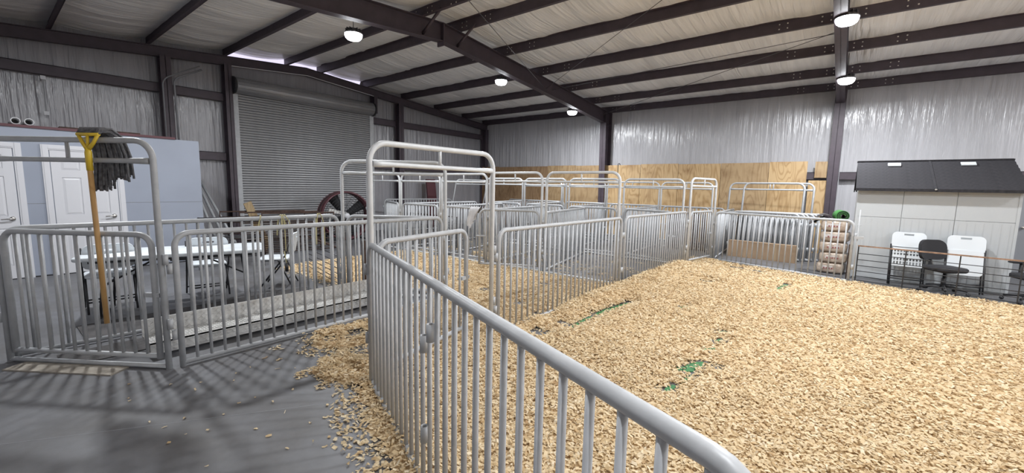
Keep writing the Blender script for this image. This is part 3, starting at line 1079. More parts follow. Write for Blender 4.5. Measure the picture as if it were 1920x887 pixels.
# ------------------------------------------------------------------ folding table
ang = math.radians(70)
t = thing('folding_table', 'long white folding table on black legs behind the lane', 'table', (-6.55, 1.52, 0), ang)
b = MB()
b.bevbox((0, 0, 0.705), (1.80, 0.74, 0.045), 0.05)
b.build('tabletop', M['plastic'], t)
b = MB()
for s in (-1, 1):
    b.box((0, s * 0.30, 0.665), (1.55, 0.03, 0.03))
b.build('apron_rail', M['black'], t)
for sx in (-1, 1):
    l = MB()
    for sy in (-1, 1):
        l.tube([(sx * 0.66, sy * 0.26, 0.67), (sx * 0.72, sy * 0.28, 0.012)], 0.014, 8)
    l.tube([(sx * 0.72, -0.30, 0.02), (sx * 0.72, 0.30, 0.02)], 0.014, 8)
    l.tube([(sx * 0.69, -0.27, 0.36), (sx * 0.69, 0.27, 0.36)], 0.012, 8)
    l.build('leg', M['black'], t)
    MB().tube([(sx * 0.69, 0, 0.36), (sx * 0.18, 0, 0.66)], 0.011, 8).build('brace', M['black'], t)
MB().box((0.05, -0.28, 0.645), (0.22, 0.05, 0.03)).build('latch_clip', M['black'], t)


# ------------------------------------------------------------------ white folding chairs
def rounded_plate(b, w_, h_, th, r, slot=None, bow=0.0, rot=None, c=(0, 0, 0), top_round=None):
    """upright plate in the local xz plane with rounded corners, optional see-through hand slot, bowed backwards"""
    tr_ = top_round or r
    hw = w_ / 2
    xs_ = list(np.linspace(-hw, hw, 21))
    for e, k in ((r, 4), (tr_, 5)):
        for q in range(1, k):
            d_ = e * (1 - math.cos(math.pi / 2 * q / k))
            xs_ += [-hw + d_, hw - d_]
    if slot:
        xs_ += [slot[0] - slot[2] / 2, slot[0] + slot[2] / 2]
    xs_ = sorted(set(round(float(x), 5) for x in xs_))
    c = Vector(c)
    rot = rot if rot is not None else Matrix.Identity(3)

    def lim(x):
        g = hw - abs(x)
        lo = r - math.sqrt(max(0, r * r - (r - g) ** 2)) if g < r else 0
        hi = h_ - (tr_ - math.sqrt(max(0, tr_ * tr_ - (tr_ - g) ** 2))) if g < tr_ else h_
        return lo, hi
    for x0, x1 in zip(xs_[:-1], xs_[1:]):
        cuts = [(lim(x0), lim(x1))]
        if slot and x0 >= slot[0] - slot[2] / 2 - 1e-4 and x1 <= slot[0] + slot[2] / 2 + 1e-4:
            za, zb = slot[1] - slot[3] / 2, slot[1] + slot[3] / 2
            cuts = [((lim(x0)[0], za), (lim(x1)[0], za)), ((zb, lim(x0)[1]), (zb, lim(x1)[1]))]
        for (l0, h0), (l1, h1) in cuts:
            vs = []
            for y in (0, th):
                for x, z in ((x0, l0), (x1, l1), (x1, h1), (x0, h0)):
                    vs.append(rot @ Vector((x, y + bow * (1 - (x / hw) ** 2), z)) + c)
            b.add(vs, [(0, 1, 2, 3), (7, 6, 5, 4), (0, 4, 5, 1), (3, 2, 6, 7), (0, 3, 7, 4), (1, 5, 6, 2)])


def folding_chair(label, loc, rz, folded=False, slots=False, group=None, lean=0.0):
    """open chair faces local -y"""
    t = thing('folding_chair', label, 'chair', loc, rz, group)
    if lean:
        t.rotation_euler = (lean, 0, rz)
    if not folded:
        b = MB()
        rounded_plate(b, 0.46, 0.30, 0.02, 0.05, (0, 0.235, 0.13, 0.03), 0.035, Matrix.Rotation(math.radians(-10), 3, 'X'), (0, 0.20, 0.55), 0.10)
        b.build('backrest', M['plastic'], t)
        MB().bevbox((0, -0.01, 0.44), (0.44, 0.42, 0.035), 0.07).build('seat', M['plastic'], t)
        for s in (-1, 1):
            MB().tube([(s * 0.235, 0.255, 0.80), (s * 0.235, 0.16, 0.50), (s * 0.235, -0.20, 0.012)], 0.012, 8).build('leg', M['black'], t)
            MB().tube([(s * 0.215, -0.14, 0.43), (s * 0.215, 0.06, 0.43), (s * 0.215, 0.24, 0.012)], 0.011, 8).build('leg', M['black'], t)
        MB().tube([(-0.235, -0.13, 0.11), (0.235, -0.13, 0.11)], 0.010, 8).build('stretcher', M['black'], t)
        MB().tube([(-0.215, 0.18, 0.14), (0.215, 0.18, 0.14)], 0.010, 8).build('stretcher', M['black'], t)
    else:
        b = MB()
        rounded_plate(b, 0.45, 0.27, 0.02, 0.03, (0, 0.225, 0.13, 0.03), 0.03, None, (0, 0.0, 0.70), 0.08)
        b.build('backrest', M['plastic'], t)
        s_ = MB()
        if slots:
            s_.box((0, 0.0, 0.66), (0.40, 0.03, 0.04))
            s_.box((0, 0.0, 0.52), (0.40, 0.03, 0.05))
            s_.box((0, 0.0, 0.36), (0.40, 0.03, 0.03))
            for k in range(9):
                for zz in (0.57, 0.61, 0.405, 0.445, 0.475):
                    pass
            for k in range(10):
                s_.box((-0.19 + k * 0.0422, 0.0, 0.515), (0.016, 0.026, 0.31))
            for zz in (0.59, 0.44):
                s_.box((0, 0, zz), (0.40, 0.024, 0.018))
            s_.build('seat', M['plastic'], t)
        else:
            rounded_plate(s_, 0.42, 0.42, 0.025, 0.05, None, 0.02, None, (0, -0.005, 0.30), 0.05)
            s_.build('seat', M['plastic'], t)
        for s in (-1, 1):
            MB().tube([(s * 0.228, 0.01, 0.74), (s * 0.228, 0.0, 0.012)], 0.012, 8).build('leg', M['black'], t)
            MB().tube([(s * 0.205, 0.04, 0.66), (s * 0.205, 0.045, 0.012)], 0.011, 8).build('leg', M['black'], t)
        MB().tube([(-0.228, 0.0, 0.12), (0.228, 0.0, 0.12)], 0.010, 8).build('stretcher', M['black'], t)
        MB().tube([(-0.205, 0.045, 0.16), (0.205, 0.045, 0.16)], 0.010, 8).build('stretcher', M['black'], t)
    return t


cg = 'white folding chairs around the table'
folding_chair('white folding chair behind the table, in front of the white doors', (-7.02, 0.92, 0), math.radians(70 + 180 + 15), group=cg)
folding_chair('white folding chair behind the table, before the dark pipes and racks', (-6.98, 1.92, 0), math.radians(-100), group=cg)
folding_chair('white folding chair standing at the far right end of the table', (-6.80, 2.78, 0), math.radians(-35), group=cg)
folding_chair('folded white chair with slotted seat leaning on the shed, left of the two', (0.96, 10.02, 0), 0, True, True, 'folded chairs leaning on the shed', math.radians(-14))
folding_chair('folded white chair with plain seat leaning on the shed, behind the office chair', (1.66, 9.98, 0), 0, True, False, 'folded chairs leaning on the shed', math.radians(-14))


# ------------------------------------------------------------------ office chairs
def office_chair(label, loc, rz, arms=False):
    t = thing('office_chair', label, 'chair', loc, rz)
    MB().bevbox((0, 0, 0.40), (0.46, 0.44, 0.07), 0.12, seg=4).build('seat', M['blackfab'], t)
    b = MB()
    rounded_plate(b, 0.42, 0.34, 0.06, 0.10, None, 0.04, Matrix.Rotation(math.radians(-8), 3, 'X'), (0, 0.20, 0.52), 0.13)
    b.build('backrest', M['blackfab'], t)
    MB().tube([(0, 0.05, 0.355), (0, 0.26, 0.365), (0, 0.30, 0.68)], 0.022, 8).build('back_post', M['black'], t)
    MB().tube([(0, 0, 0.09), (0, 0, 0.24), (0, 0, 0.245), (0, 0, 0.37)], [0.03, 0.03, 0.018, 0.018], 10).build('gas_lift', M['black'], t)
    MB().box((0, 0, 0.355), (0.2, 0.2, 0.03)).build('mechanism', M['black'], t)
    for k in range(5):
        a = 2 * math.pi * k / 5 + 0.3
        c, s = math.cos(a), math.sin(a)
        l = MB().tube([(0, 0, 0.115), (0.16 * c, 0.16 * s, 0.10), (0.29 * c, 0.29 * s, 0.075)], [0.028, 0.022, 0.016], 8).build('base_leg', M['black'], t)
        cs = MB()
        for q in (-0.014, 0.014):
            cs.lathe([(0, -0.008), (0.026, -0.008), (0.026, 0.008), (0, 0.008)], 12, (0.30 * c - s * q, 0.30 * s + c * q, 0.027), Matrix.Rotation(a, 3, 'Z') @ Matrix.Rotation(math.pi / 2, 3, 'X'))
        cs.build('caster', M['black'], l)
    if arms:
        for s in (-1, 1):
            MB().tube(fillet([(s * 0.20, 0.0, 0.36), (s * 0.29, 0.0, 0.36), (s * 0.29, 0.0, 0.57)], [0, 0.05, 0]), 0.02, 8).build('arm_post', M['black'], t)
            MB().bevbox((s * 0.29, -0.02, 0.585), (0.085, 0.27, 0.035), 0.035).build('armrest', M['blackfab'], t)
    return t


office_chair('small black armless office chair between railing and shed', (1.40, 9.80, 0), math.radians(36))
office_chair('black office chair with armrests cut off by the right edge', (2.36, 9.78, 0), math.radians(-70), True)

# ------------------------------------------------------------------ white shed
t = thing('storage_shed', 'white resin garden shed with dark shingled roof against the back wall', 'shed', (0.20, 10.37, 0))
SW, SD, SE = 2.02, 2.06, 1.70
b = MB()
b.box2((0, 0, 0), (SW, SD, SE))
b.prism([(0, SE), (SD, SE), (SD / 2, 2.19)], 0, 0.02, SW - 0.02)
b.build('walls', M['shedw'], t)
for k, (xa, xb) in enumerate(((0.015, 0.625), (0.635, 1.305), (1.315, SW - 0.015))):
    p = MB()
    p.box2((xa, -0.014, 0.02), (xb, 0.0, 1.178))
    p.box2((xa, -0.014, 1.184), (xb, 0.0, SE - 0.03))
    for q in range(7):
        xx = xa + (xb - xa) * (q + 0.5) / 7
        p.box2((xx - 0.003, -0.0165, 0.04), (xx + 0.003, -0.014, 1.15))
    p.build('wall_panel', M['shedw'], t)
MB().box2((-0.015, -0.02, 0), (0.02, 0.03, SE)).build('corner_trim', M['shedw'], t)
MB().box2((SW - 0.02, -0.02, 0), (SW + 0.015, 0.03, SE)).build('corner_trim', M['shedw'], t)
# shingle courses, two halves, both slopes
ey, ez, ry, rz_ = -0.16, 1.685, SD / 2, 2.245
slope = math.atan2(rz_ - ez, ry - ey)
SLn = math.hypot(ry - ey, rz_ - ez)
NC = 9
course = {}
for half, (xa, xb) in enumerate(((-0.05, SW / 2 - 0.006), (SW / 2 + 0.006, SW + 0.06))):
    for side in (0, 1):
        for k in range(NC):
            s = (k + 0.5) / NC * SLn
            key = (half, side)
            if key not in course:
                cb = MB()
                R_ = Matrix.Rotation((slope + 0.13) if side == 0 else -(slope + 0.13), 3, 'X')
                cb.box((0, 0, 0), (xb - xa, SLn / NC + 0.02, 0.022), R_)
                nt_ = 9
                for q in range(1, nt_):
                    px = -(xb - xa) / 2 + (xb - xa) * q / nt_
                    v = R_ @ Vector((px, -0.01, 0.008))
                    cb.box(v, (0.006, SLn / NC, 0.004), R_)
                course[key] = cb.mesh('shingle_course', M['shingle'])
            y = ey + s * math.cos(slope)
            z = ez + s * math.sin(slope) + 0.012
            if side:
                y = SD - y
            link('shingle_course', course[key], t, ((xa + xb) / 2, y, z))
for x in (0.50, 1.50):
    s = SLn * 0.82
    R_ = Matrix.Rotation(slope, 3, 'X')
    MB().box((x, ey + s * math.cos(slope) - 0.02, ez + s * math.sin(slope) + 0.040), (0.19, 0.13, 0.016), R_).build('skylight', M['skylite'], t)
MB().box((SW / 2, ey + 0.5 * (ry - ey), ez + 0.5 * (rz_ - ez) + 0.024), (0.035, SLn, 0.02), Matrix.Rotation(slope, 3, 'X')).build('centre_seam', M['shingle'], t)
MB().box((SW / 2, SD / 2, rz_ + 0.012), (SW + 0.13, 0.12, 0.03)).build('ridge_cap', M['shingle'], t)
b = MB().box((SW / 2, ey + 0.0, ez - 0.0), (SW + 0.12, 0.025, 0.05))
b.build('eave_trim', M['shingle'], t)
for x in (-0.045, SW + 0.05):
    b = MB()
    b.box((x, ey + 0.5 * (ry - ey), ez + 0.5 * (rz_ - ez) - 0.02), (0.02, SLn, 0.06), Matrix.Rotation(slope, 3, 'X'))
    b.box((x, SD - (ey + 0.5 * (ry - ey)), ez + 0.5 * (rz_ - ez) - 0.02), (0.02, SLn, 0.06), Matrix.Rotation(-slope, 3, 'X'))
    b.build('gable_trim', M['shingle'], t)
MB().lathe([(0, 0.025), (0.016, 0.02), (0.018, 0)], 10, (SW / 2, ey - 0.012, ez + 0.015), Matrix.Rotation(math.pi / 2, 3, 'X')).build('roof_screw', M['chrome'], t)

# ------------------------------------------------------------------ box, bags, turf rolls
t = thing('cardboard_box', 'long flat brown cardboard box on the floor before the panel stack', 'box', (-2.18, 11.50, 0), math.radians(-5.5))
MB().box2((0, 0, 0), (1.42, 0.14, 0.40)).build('carton', M['card'], t)
MB().box2((0, -0.002, 0.385), (1.42, 0.06, 0.402)).build('flap', M['card'], t)
MB().box2((1.0, -0.003, 0.0), (1.05, 0.0, 0.40)).build('tape_strip', M['tape'], t)


def pillow(w_, d_, h_, n=14, k=10, puff=0.5, seed=0):
    """soft plastic-wrapped bale"""
    g = np.random.default_rng(seed)
    b = MB()
    vs, fs = [], []
    for i in range(k + 1):
        v = -1 + 2 * i / k
        for j in range(n * 2):
            a = 2 * math.pi * j / (n * 2)
            ca, sa = math.cos(a), math.sin(a)
            e = 0.32
            x = math.copysign(abs(ca) ** e, ca)
            y = math.copysign(abs(sa) ** e, sa)
            r = (1 - abs(v) ** 3.2) ** puff if abs(v) < 1 else 0
            r = 0.80 + 0.20 * r if abs(v) < 1 else 0.72
            wob = 1 + 0.035 * (g.random() - 0.5)
            vs.append((x * w_ / 2 * r * wob, y * d_ / 2 * r * wob, h_ / 2 + v * h_ / 2))
    m_ = n * 2
    for i in range(k):
        for j in range(m_):
            j2 = (j + 1) % m_
            fs.append((i * m_ + j, i * m_ + j2, (i + 1) * m_ + j2, (i + 1) * m_ + j))
    fs.append(tuple(range(m_ - 1, -1, -1)))
    fs.append(tuple(k * m_ + j for j in range(m_)))
    b.add(vs, fs, True)
    return b


bl = ['lowest bag of shavings in the stack beside the shed', 'second bag of shavings from the bottom beside the shed', 'middle bag of shavings in the stack beside the shed',
      'fourth bag of shavings up beside the shed', 'topmost bag of shavings under the turf rolls']
for k in range(5):
    t = thing('shavings_bag', bl[k], 'bag', (-0.10 + 0.02 * (k % 2), 10.72, 0.003 + k * 0.211), math.radians(-6 + 3 * (k % 3)), 'shavings bags stacked beside the shed')
    pillow(0.46, 0.50, 0.212, seed=k).build('wrap', M['bag'], t)
    MB().box((-0.05 + 0.03 * (k % 3), -0.2455, 0.125), (0.20, 0.012, 0.06)).build('white_print', M['bagw'], t)
    p = MB()
    for q in range(5):
        p.box((-0.085 + q * 0.042, -0.252, 0.105), (0.028, 0.004, 0.03))
    p.build('red_print', M['bagred'], t)


def spiral_roll(label, loc, rz, r, L, out_m, in_m, name='turf_roll'):
    t = thing(name, label, 'roll', loc, rz)
    pts = []
    for k in range(64):
        a = k / 63 * 2 * math.pi * 2.6
        rr = r * (0.30 + 0.70 * k / 63)
        pts.append((rr * math.cos(a), rr * math.sin(a)))
    th = 0.012
    for nm, off, mm in (('pile', th, out_m), ('backing', 0.0, in_m)):
        vs, fs = [], []
        for (x, z) in pts:
            l = math.hypot(x, z)
            for o_ in (off, off - th * 0.9):
                for y in (-L / 2, L / 2):
                    vs.append((x * (l + o_) / l, y, z * (l + o_) / l + r))
        for k in range(len(pts) - 1):
            a, c = k * 4, k * 4 + 4
            fs += [(a, a + 1, c + 1, c), (a + 2, c + 2, c + 3, a + 3), (a, c, c + 2, a + 2), (a + 1, a + 3, c + 3, c + 1)]
        b = MB()
        b.add(vs, fs, True)
        b.build(nm, mm, t)
    return t


spiral_roll('rolled green turf lying on top of the shavings bags against the shed', (-0.03, 10.80, 1.052), math.radians(8), 0.105, 0.50, M['turf'], M['turfback'])
t = thing('rubber_roll', 'black rubber sheet humped over the bag stack left of the green roll', 'roll', (-0.27, 10.74, 1.05), math.radians(5))
b = MB()
prf = [(-0.27, -0.075), (-0.20, 0.0), (-0.12, 0.10), (-0.04, 0.135), (0.04, 0.115), (0.10, 0.05), (0.125, 0.012)]
b.prism(prf + [(x, z - 0.016) for x, z in reversed(prf)], 1, -0.24, 0.24)
b.build('sheet', M['rubber'], t)
b = MB()
b.prism([(x * 0.7, z * 0.62) for x, z in prf] + [(x * 0.7, z * 0.62 - 0.014) for x, z in reversed(prf)], 1, -0.22, 0.22)
b.build('inner_fold', M['turfback'], t)

# ------------------------------------------------------------------ drum fan
fan_dir = math.atan2(11.0, -6.4)
t = thing('drum_fan', 'big round drum fan with dark red rim before the roller door', 'fan', (-11.15, 6.42, 0), math.radians(80))
# local: axis along -y (towards the room); ring in xz
RYm = Matrix.Rotation(math.pi / 2, 3, 'X')
cz = 0.69
b = MB()
b.lathe([(0.64, -0.20), (0.675, -0.20), (0.675, 0.20), (0.64, 0.20), (0.64, -0.20)], 40, (0, 0, cz), RYm)
b.lathe([(0.66, -0.215), (0.69, -0.205), (0.69, -0.19), (0.66, -0.19)], 40, (0, 0, cz), RYm)
b.lathe([(0.66, 0.215), (0.69, 0.205), (0.69, 0.19), (0.66, 0.19)], 40, (0, 0, cz), RYm)
b.build('drum', M['fanred'], t)
for side, yy in ((0, -0.205), (1, 0.205)):
    g = MB()
    for k in range(1, 9):
        rr = 0.66 * k / 9 + 0.02
        g.tube([(rr * math.cos(a), yy, cz + rr * math.sin(a)) for a in [2 * math.pi * q / 30 for q in range(30)]], 0.0035, 5, closed=True)
    for k in range(12):
        a = 2 * math.pi * k / 12
        g.tube([(0.05 * math.cos(a), yy, cz + 0.05 * math.sin(a)), (0.665 * math.cos(a), yy, cz + 0.665 * math.sin(a))], 0.004, 5)
    g.build('wire_guard', M['black'], t)
for k in range(4):
    a = 2 * math.pi * k / 4 + 0.55
    bl_ = MB()
    R_ = Matrix.Rotation(-a, 3, 'Y')
    vs = []
    for q in range(6):
        rr = 0.10 + 0.50 * q / 5
        wv = 0.08 + 0.07 * q / 5
        tw = math.radians(38 - 16 * q / 5)
        for s in (-1, 1):
            for th in (-0.003, 0.003):
                vs.append(R_ @ Vector((rr, s * wv * math.sin(tw) + th, s * wv * math.cos(tw))) + Vector((0, 0, cz)))
    fs = []
    for q in range(5):
        o_ = q * 4
        fs += [(o_, o_ + 2, o_ + 6, o_ + 4), (o_ + 1, o_ + 5, o_ + 7, o_ + 3), (o_, o_ + 4, o_ + 5, o_ + 1), (o_ + 2, o_ + 3, o_ + 7, o_ + 6)]
    bl_.add(vs, fs, True)
    bl_.build('blade', M['fandark'], t)
MB().lathe([(0.0, -0.10), (0.09, -0.09), (0.10, 0.0), (0.10, 0.16), (0.0, 0.17)], 18, (0, 0.02, cz), RYm).build('motor', M['dia'], t)
MB().lathe([(0.0, 0.02), (0.072, 0.02), (0.075, 0.0)], 18, (0, -0.21, cz), RYm).build('hub_badge', M['white'], t)
MB().box((-0.30, -0.10, cz + 0.13), (0.34, 0.06, 0.09), Matrix.Rotation(0.25, 3, 'Y')).build('motor_mount', M['dia'], t)
for s in (-1, 1):
    MB().tube([(s * 0.52, -0.22, 0.02), (s * 0.52, 0.22, 0.02)], 0.02, 8).build('skid_foot', M['black'], t)
    MB().tube([(s * 0.52, 0, 0.02), (s * 0.50, 0, cz - 0.43)], 0.018, 8).build('stand_leg', M['black'], t)

# ------------------------------------------------------------------ clutter at the end wall beside the blue room
pl = ['nearest the blue room corner', 'second from the blue room corner', 'middle of the leaning bunch', 'fourth in the leaning bunch', 'nearest the roller door']
for k in range(5):
    o = MB().tube([(-11.2 + 0.10 * k, 2.98 + 0.16 * k, 0.025), (-12.22, 2.95 + 0.075 * k, 1.98 - 0.05 * k)], 0.028, 10).build('leaning_pipe', M['galv'])
    tag(o, 'long grey pipe leaning against the end wall, ' + pl[k], 'pipe', 'grey pipes leaning beside the blue room')
o = MB().box((-11.9, 3.02, 0.62), (0.05, 0.34, 1.24), Matrix.Rotation(math.radians(-8), 3, 'Y')).build('black_board', M['black'])
tag(o, 'narrow black board standing at the blue room corner behind the pipes', 'board')
t = thing('wire_rack', 'black wire rack standing at the blue room corner behind the second chair', 'rack', (-8.95, 2.35, 0), math.radians(72))
for x in (0, 1.0):
    for y in (0, 0.4):
        MB().box((x, y, 0.46), (0.025, 0.025, 0.92)).build('post', M['black'], t)
for z in (0.20, 0.55, 0.86, 0.91):
    b = MB()
    for y in (0, 0.1, 0.2, 0.3, 0.4):
        b.tube([(0, y, z), (1.0, y, z)], 0.007, 5)
    for x in (0, 0.5, 1.0):
        b.tube([(x, 0, z), (x, 0.4, z)], 0.008, 5)
    b.build('shelf', M['black'], t)
for k, (px, py, rz, ln, tilt) in enumerate(((-10.55, 3.20, 75, 1.7, -14), (-10.15, 3.45, 75, 1.6, -16), (-9.75, 3.75, 75, 1.5, -18))):
    t = thing('rusty_rail_panel', ['dark rusty rail panel leaning beside the pipes, farthest back', 'dark rusty rail panel leaning before the roller door, middle', 'dark rusty rail panel leaning before the roller door, nearest the railing'][k],
              'panel', (px, py, 0), math.radians(rz), 'rusty rail panels before the roller door')
    t.rotation_euler = (math.radians(tilt), 0, math.radians(rz))
    b = MB()
    b.tube([(0, 0, 0.0), (0, 0, 0.95), (ln, 0, 0.95), (ln, 0, 0.0)], 0.02, 6)
    b.build('frame', M['rust'], t)
    for q in range(7):
        MB().tube([(0, 0, 0.08 + q * 0.125), (ln, 0, 0.08 + q * 0.125)], 0.011, 6).build('rail', M['rust'], t)
o = MB().box((-10.6, 3.95, 0.58), (0.03, 0.17, 1.16), Matrix.Rotation(math.radians(20), 3, 'X')).build('wooden_board', M['board'])
tag(o, 'tilted tan wooden board sticking up behind the rusty rail panels', 'board')
o = MB().box((-12.15, 10.55, 0.92), (0.06, 0.42, 1.80), Matrix.Rotation(math.radians(-7), 3, 'Y')).build('maroon_panel', M['fanred'])
tag(o, 'dark red steel panel leaning on the end wall beside the slanted arch', 'panel')
railing('dark rod railing lying across the far left pens behind the first arch row', (-9.7, 7.6), (-7.7, 7.5), 0.80, 0.0, 6, 4)

t = thing('hanging_strap', 'dark strap with two white clips hanging on the end wall above the blue room', 'strap', (-12.56, 0.96, 2.84))
MB().box((0, 0, 0.36), (0.01, 0.02, 0.72)).build('webbing', M['greydoor'], t)
for z in (0.02, 0.70):
    MB().box((0.012, 0, z), (0.03, 0.07, 0.07)).build('clip', M['white'], t)

# ------------------------------------------------------------------ rag over the pen gate
t = thing('grey_rag', 'grey rag draped over a pen gate beyond the centre arch', 'rag', (-6.02, 6.36, 1.165), 0)
n, k = 9, 13
P = np.zeros((n, k, 3))
for i in range(n):
    for j in range(k):
        u, v = i / (n - 1) - 0.5, j / (k - 1)
        s = -0.14 + v * (0.62 - 0.30 * abs(u + 0.25))
        y = -0.03 if s > 0 else 0.09
        if abs(s) < 0.06:
            y = 0.03 - s
        P[i, j] = (u * 0.34 * (1 - 0.35 * v) + 0.04 * math.sin(v * 5), y + 0.02 * math.sin(u * 22 + v * 3) - (0.012 if s > 0 else 0), 0.016 - abs(s) if abs(s) > 0.03 else 0.005)
o = link('rag_cloth', grid_mesh('rag_cloth', P, M['cloth']), t)

# ------------------------------------------------------------------ yellow cords on the panel behind the lane
def cord(label, y, drops, loc_x=-5.56, plug=False):
    x = -5.64 + 0.14 * (y - 0.10) / 2.96
    t = thing('yellow_cord', label, 'cord', (x, y, LH), math.radians(87))
    b = MB()
    for (dx0, dx1, z0, z1) in drops:
        pts = [(dx0, 0.035, z0), (dx0 * 0.8, 0.030, -0.10), (dx0 * 0.4 + dx1 * 0.1, 0.02, -0.012), ((dx0 + dx1) * 0.2, 0.0, 0.010), (dx1 * 0.4, -0.02, -0.012), (dx1 * 0.9, -0.030, -0.14), (dx1, -0.034, z1)]
        # smooth
        pp = [Vector(p) for p in pts]
        sm = []
        for i in range(len(pp) - 1):
            a, c = pp[max(0, i - 1)], pp[min(len(pp) - 1, i + 2)]
            for q in range(5):
                s = q / 5
                p, r = pp[i], pp[i + 1]
                sm.append(0.5 * ((2 * p) + (-a + r) * s + (2 * a - 5 * p + 4 * r - c) * s * s + (-a + 3 * p - 3 * r + c) * s ** 3))
        sm.append(pp[-1])
        b.tube(sm, 0.0065, 6)
    b.build('strand', M['cord'], t)
    if plug:
        MB().tube([(0.02, -0.036, -0.60), (0.02, -0.036, -0.71)], 0.022, 8).build('plug', M['black'], t)
        MB().tube([(0.0, -0.036, -0.45), (0.02, -0.036, -0.61)], 0.006, 6).build('lead', M['cord'], t)
    return t


cord('yellow cord draped over the lane panel, left of the three', 2.12, [(-0.04, -0.07, -0.20, -0.42)])
cord('yellow cord with black plug looped over the lane panel, middle of the three', 2.34, [(-0.05, -0.02, -0.25, -0.46), (0.06, 0.10, -0.10, -0.50), (0.02, 0.02, -0.18, -0.45)], plug=True)
cord('yellow cord looped over the lane panel near its rounded end, right of the three', 2.80, [(-0.03, 0.06, -0.40, -0.42), (-0.01, -0.05, -0.15, -0.40)])

# ------------------------------------------------------------------ mop hung over the left arch
adir = Vector((-4.39 + 5.58, 0.89 - 0.06, 0)).normalized()
anrm = Vector((adir.y, -adir.x, 0))          # towards the viewer's side of the arch
mp = Vector((-5.58, 0.06, 0)) + adir * 0.965
t = thing('string_mop', 'string mop with yellow clamp hung head-up over the left arch', 'mop', (mp.x, mp.y, 0.0), math.atan2(adir.y, adir.x))
# local x along the arch, -y towards the viewer
b = MB()
b.tube([(0.02, -0.055, 0.40), (0.0, -0.055, 1.72)], 0.018, 10)
b.build('handle', M['handle'], t)
b = MB()
b.tube([(0, -0.055, 1.66), (0, -0.055, 1.80), (0, -0.055, 1.84)], [0.021, 0.023, 0.016], 10)
for s in (-1, 1):
    b.tube([(0, -0.055, 1.82), (s * 0.05, -0.05, 1.885), (s * 0.085, -0.045, 1.945)], [0.016, 0.013, 0.012], 8)
b.tube([(-0.092, -0.045, 1.945), (0.092, -0.045, 1.945)], 0.014, 8)
b.tube([(0, -0.055, 1.84), (0, -0.050, 1.94)], 0.010, 8)
b.build('clamp', M['yellow'], t)
# yarn: strands from the clamp over the tube and down the far side
g = np.random.default_rng(4)
st = MB()
for k in range(150):
    x0 = -0.085 + 0.17 * (k % 30) / 29 + 0.004 * g.standard_normal()
    lay = k // 30
    spread = -0.02 + 0.68 * (x0 + 0.085) + 0.02 * g.standard_normal()
    zl = 1.965 + 0.008 * lay
    ln = 0.27 + 0.07 * g.random() + (0.10 if x0 < -0.02 else 0.02 * math.sin(x0 * 90))
    yb = 0.05 + 0.016 * lay + 0.01 * g.random()
    zend = 1.93 - ln
    xe = x0 + spread * 0.9
    w1 = 0.012 * g.standard_normal()
    st.tube([(x0, -0.045, 1.95), (x0, -0.02, zl), (x0 + spread * 0.2, yb * 0.5, zl + 0.006), (x0 + spread * 0.55, yb, 1.93), (xe * 0.9 + w1, yb + 0.012, 1.93 - ln * 0.45), (xe + w1, yb + 0.004 * g.standard_normal(), zend)], 0.0085, 5)
for k in range(3):
    st.tube([(0.03 + 0.006 * k, 0.06, 1.75), (0.045 + 0.004 * k, 0.06, 1.50 + 0.02 * k)], 0.006, 5)
o = st.build('yarn_head', M['mop'], t)

# ------------------------------------------------------------------ wood shavings
P1a = np.array([-2.83, 1.83])
P1d = np.array([0.9286, -0.3711])
P1n = np.array([0.3711, 0.9286])
EDGE = [(-2.28, 10.46), (0.17, 9.63), (0.27, 9.68), (3.35, 9.10), (7.0, 8.4)]


def seg_y(x):
    xs_ = [-12.0] + [p[0] for p in EDGE]
    ys_ = [10.46] + [p[1] for p in EDGE]
    return np.interp(x, xs_, ys_)


HOLES = [(-2.52, 3.71, 0.15), (-2.50, 4.18, 0.11), (-4.25, 4.75, 0.18), (-0.77, 4.04, 0.09), (-1.80, 7.85, 0.15), (-1.65, 9.75, 0.22), (-1.3, 9.6, 0.2),
         (-3.4, 4.5, 0.12), (-3.8, 5.7, 0.12), (-3.5, 2.2, 0.18), (-3.9, 2.7, 0.16), (-3.7, 1.9, 0.14), (-2.9, 4.3, 0.1)]
# green strokes on the floor that show through the bedding: (x0, y0, x1, y1, width)
GREEN = [(-2.34, 4.10, -2.36, 4.64, 0.060), (-2.36, 4.72, -2.26, 5.57, 0.085), (-0.985, 3.27, -0.96, 3.42, 0.07), (-0.94, 3.50, -0.90, 3.74, 0.035), (-0.98, 3.76, -0.90, 4.08, 0.10),
         (-1.05, 3.73, -1.00, 3.85, 0.06), (-1.00, 4.40, -0.89, 4.54, 0.045), (-0.94, 4.74, -0.91, 4.86, 0.055), (-1.02, 5.10, -0.91, 5.16, 0.06), (-0.75, 8.0, -0.66, 8.6, 0.09), (-1.64, 5.80, -1.58, 5.98, 0.05)]


def green_gap(x, y):
    q = np.full(np.shape(x), 9.0)
    for x0, y0, x1, y1, wd in GREEN:
        l2 = (x1 - x0) ** 2 + (y1 - y0) ** 2
        s = np.clip(((x - x0) * (x1 - x0) + (y - y0) * (y1 - y0)) / l2, 0, 1)
        q = np.minimum(q, np.hypot(x - x0 - s * (x1 - x0), y - y0 - s * (y1 - y0)) - wd / 2)
    return q


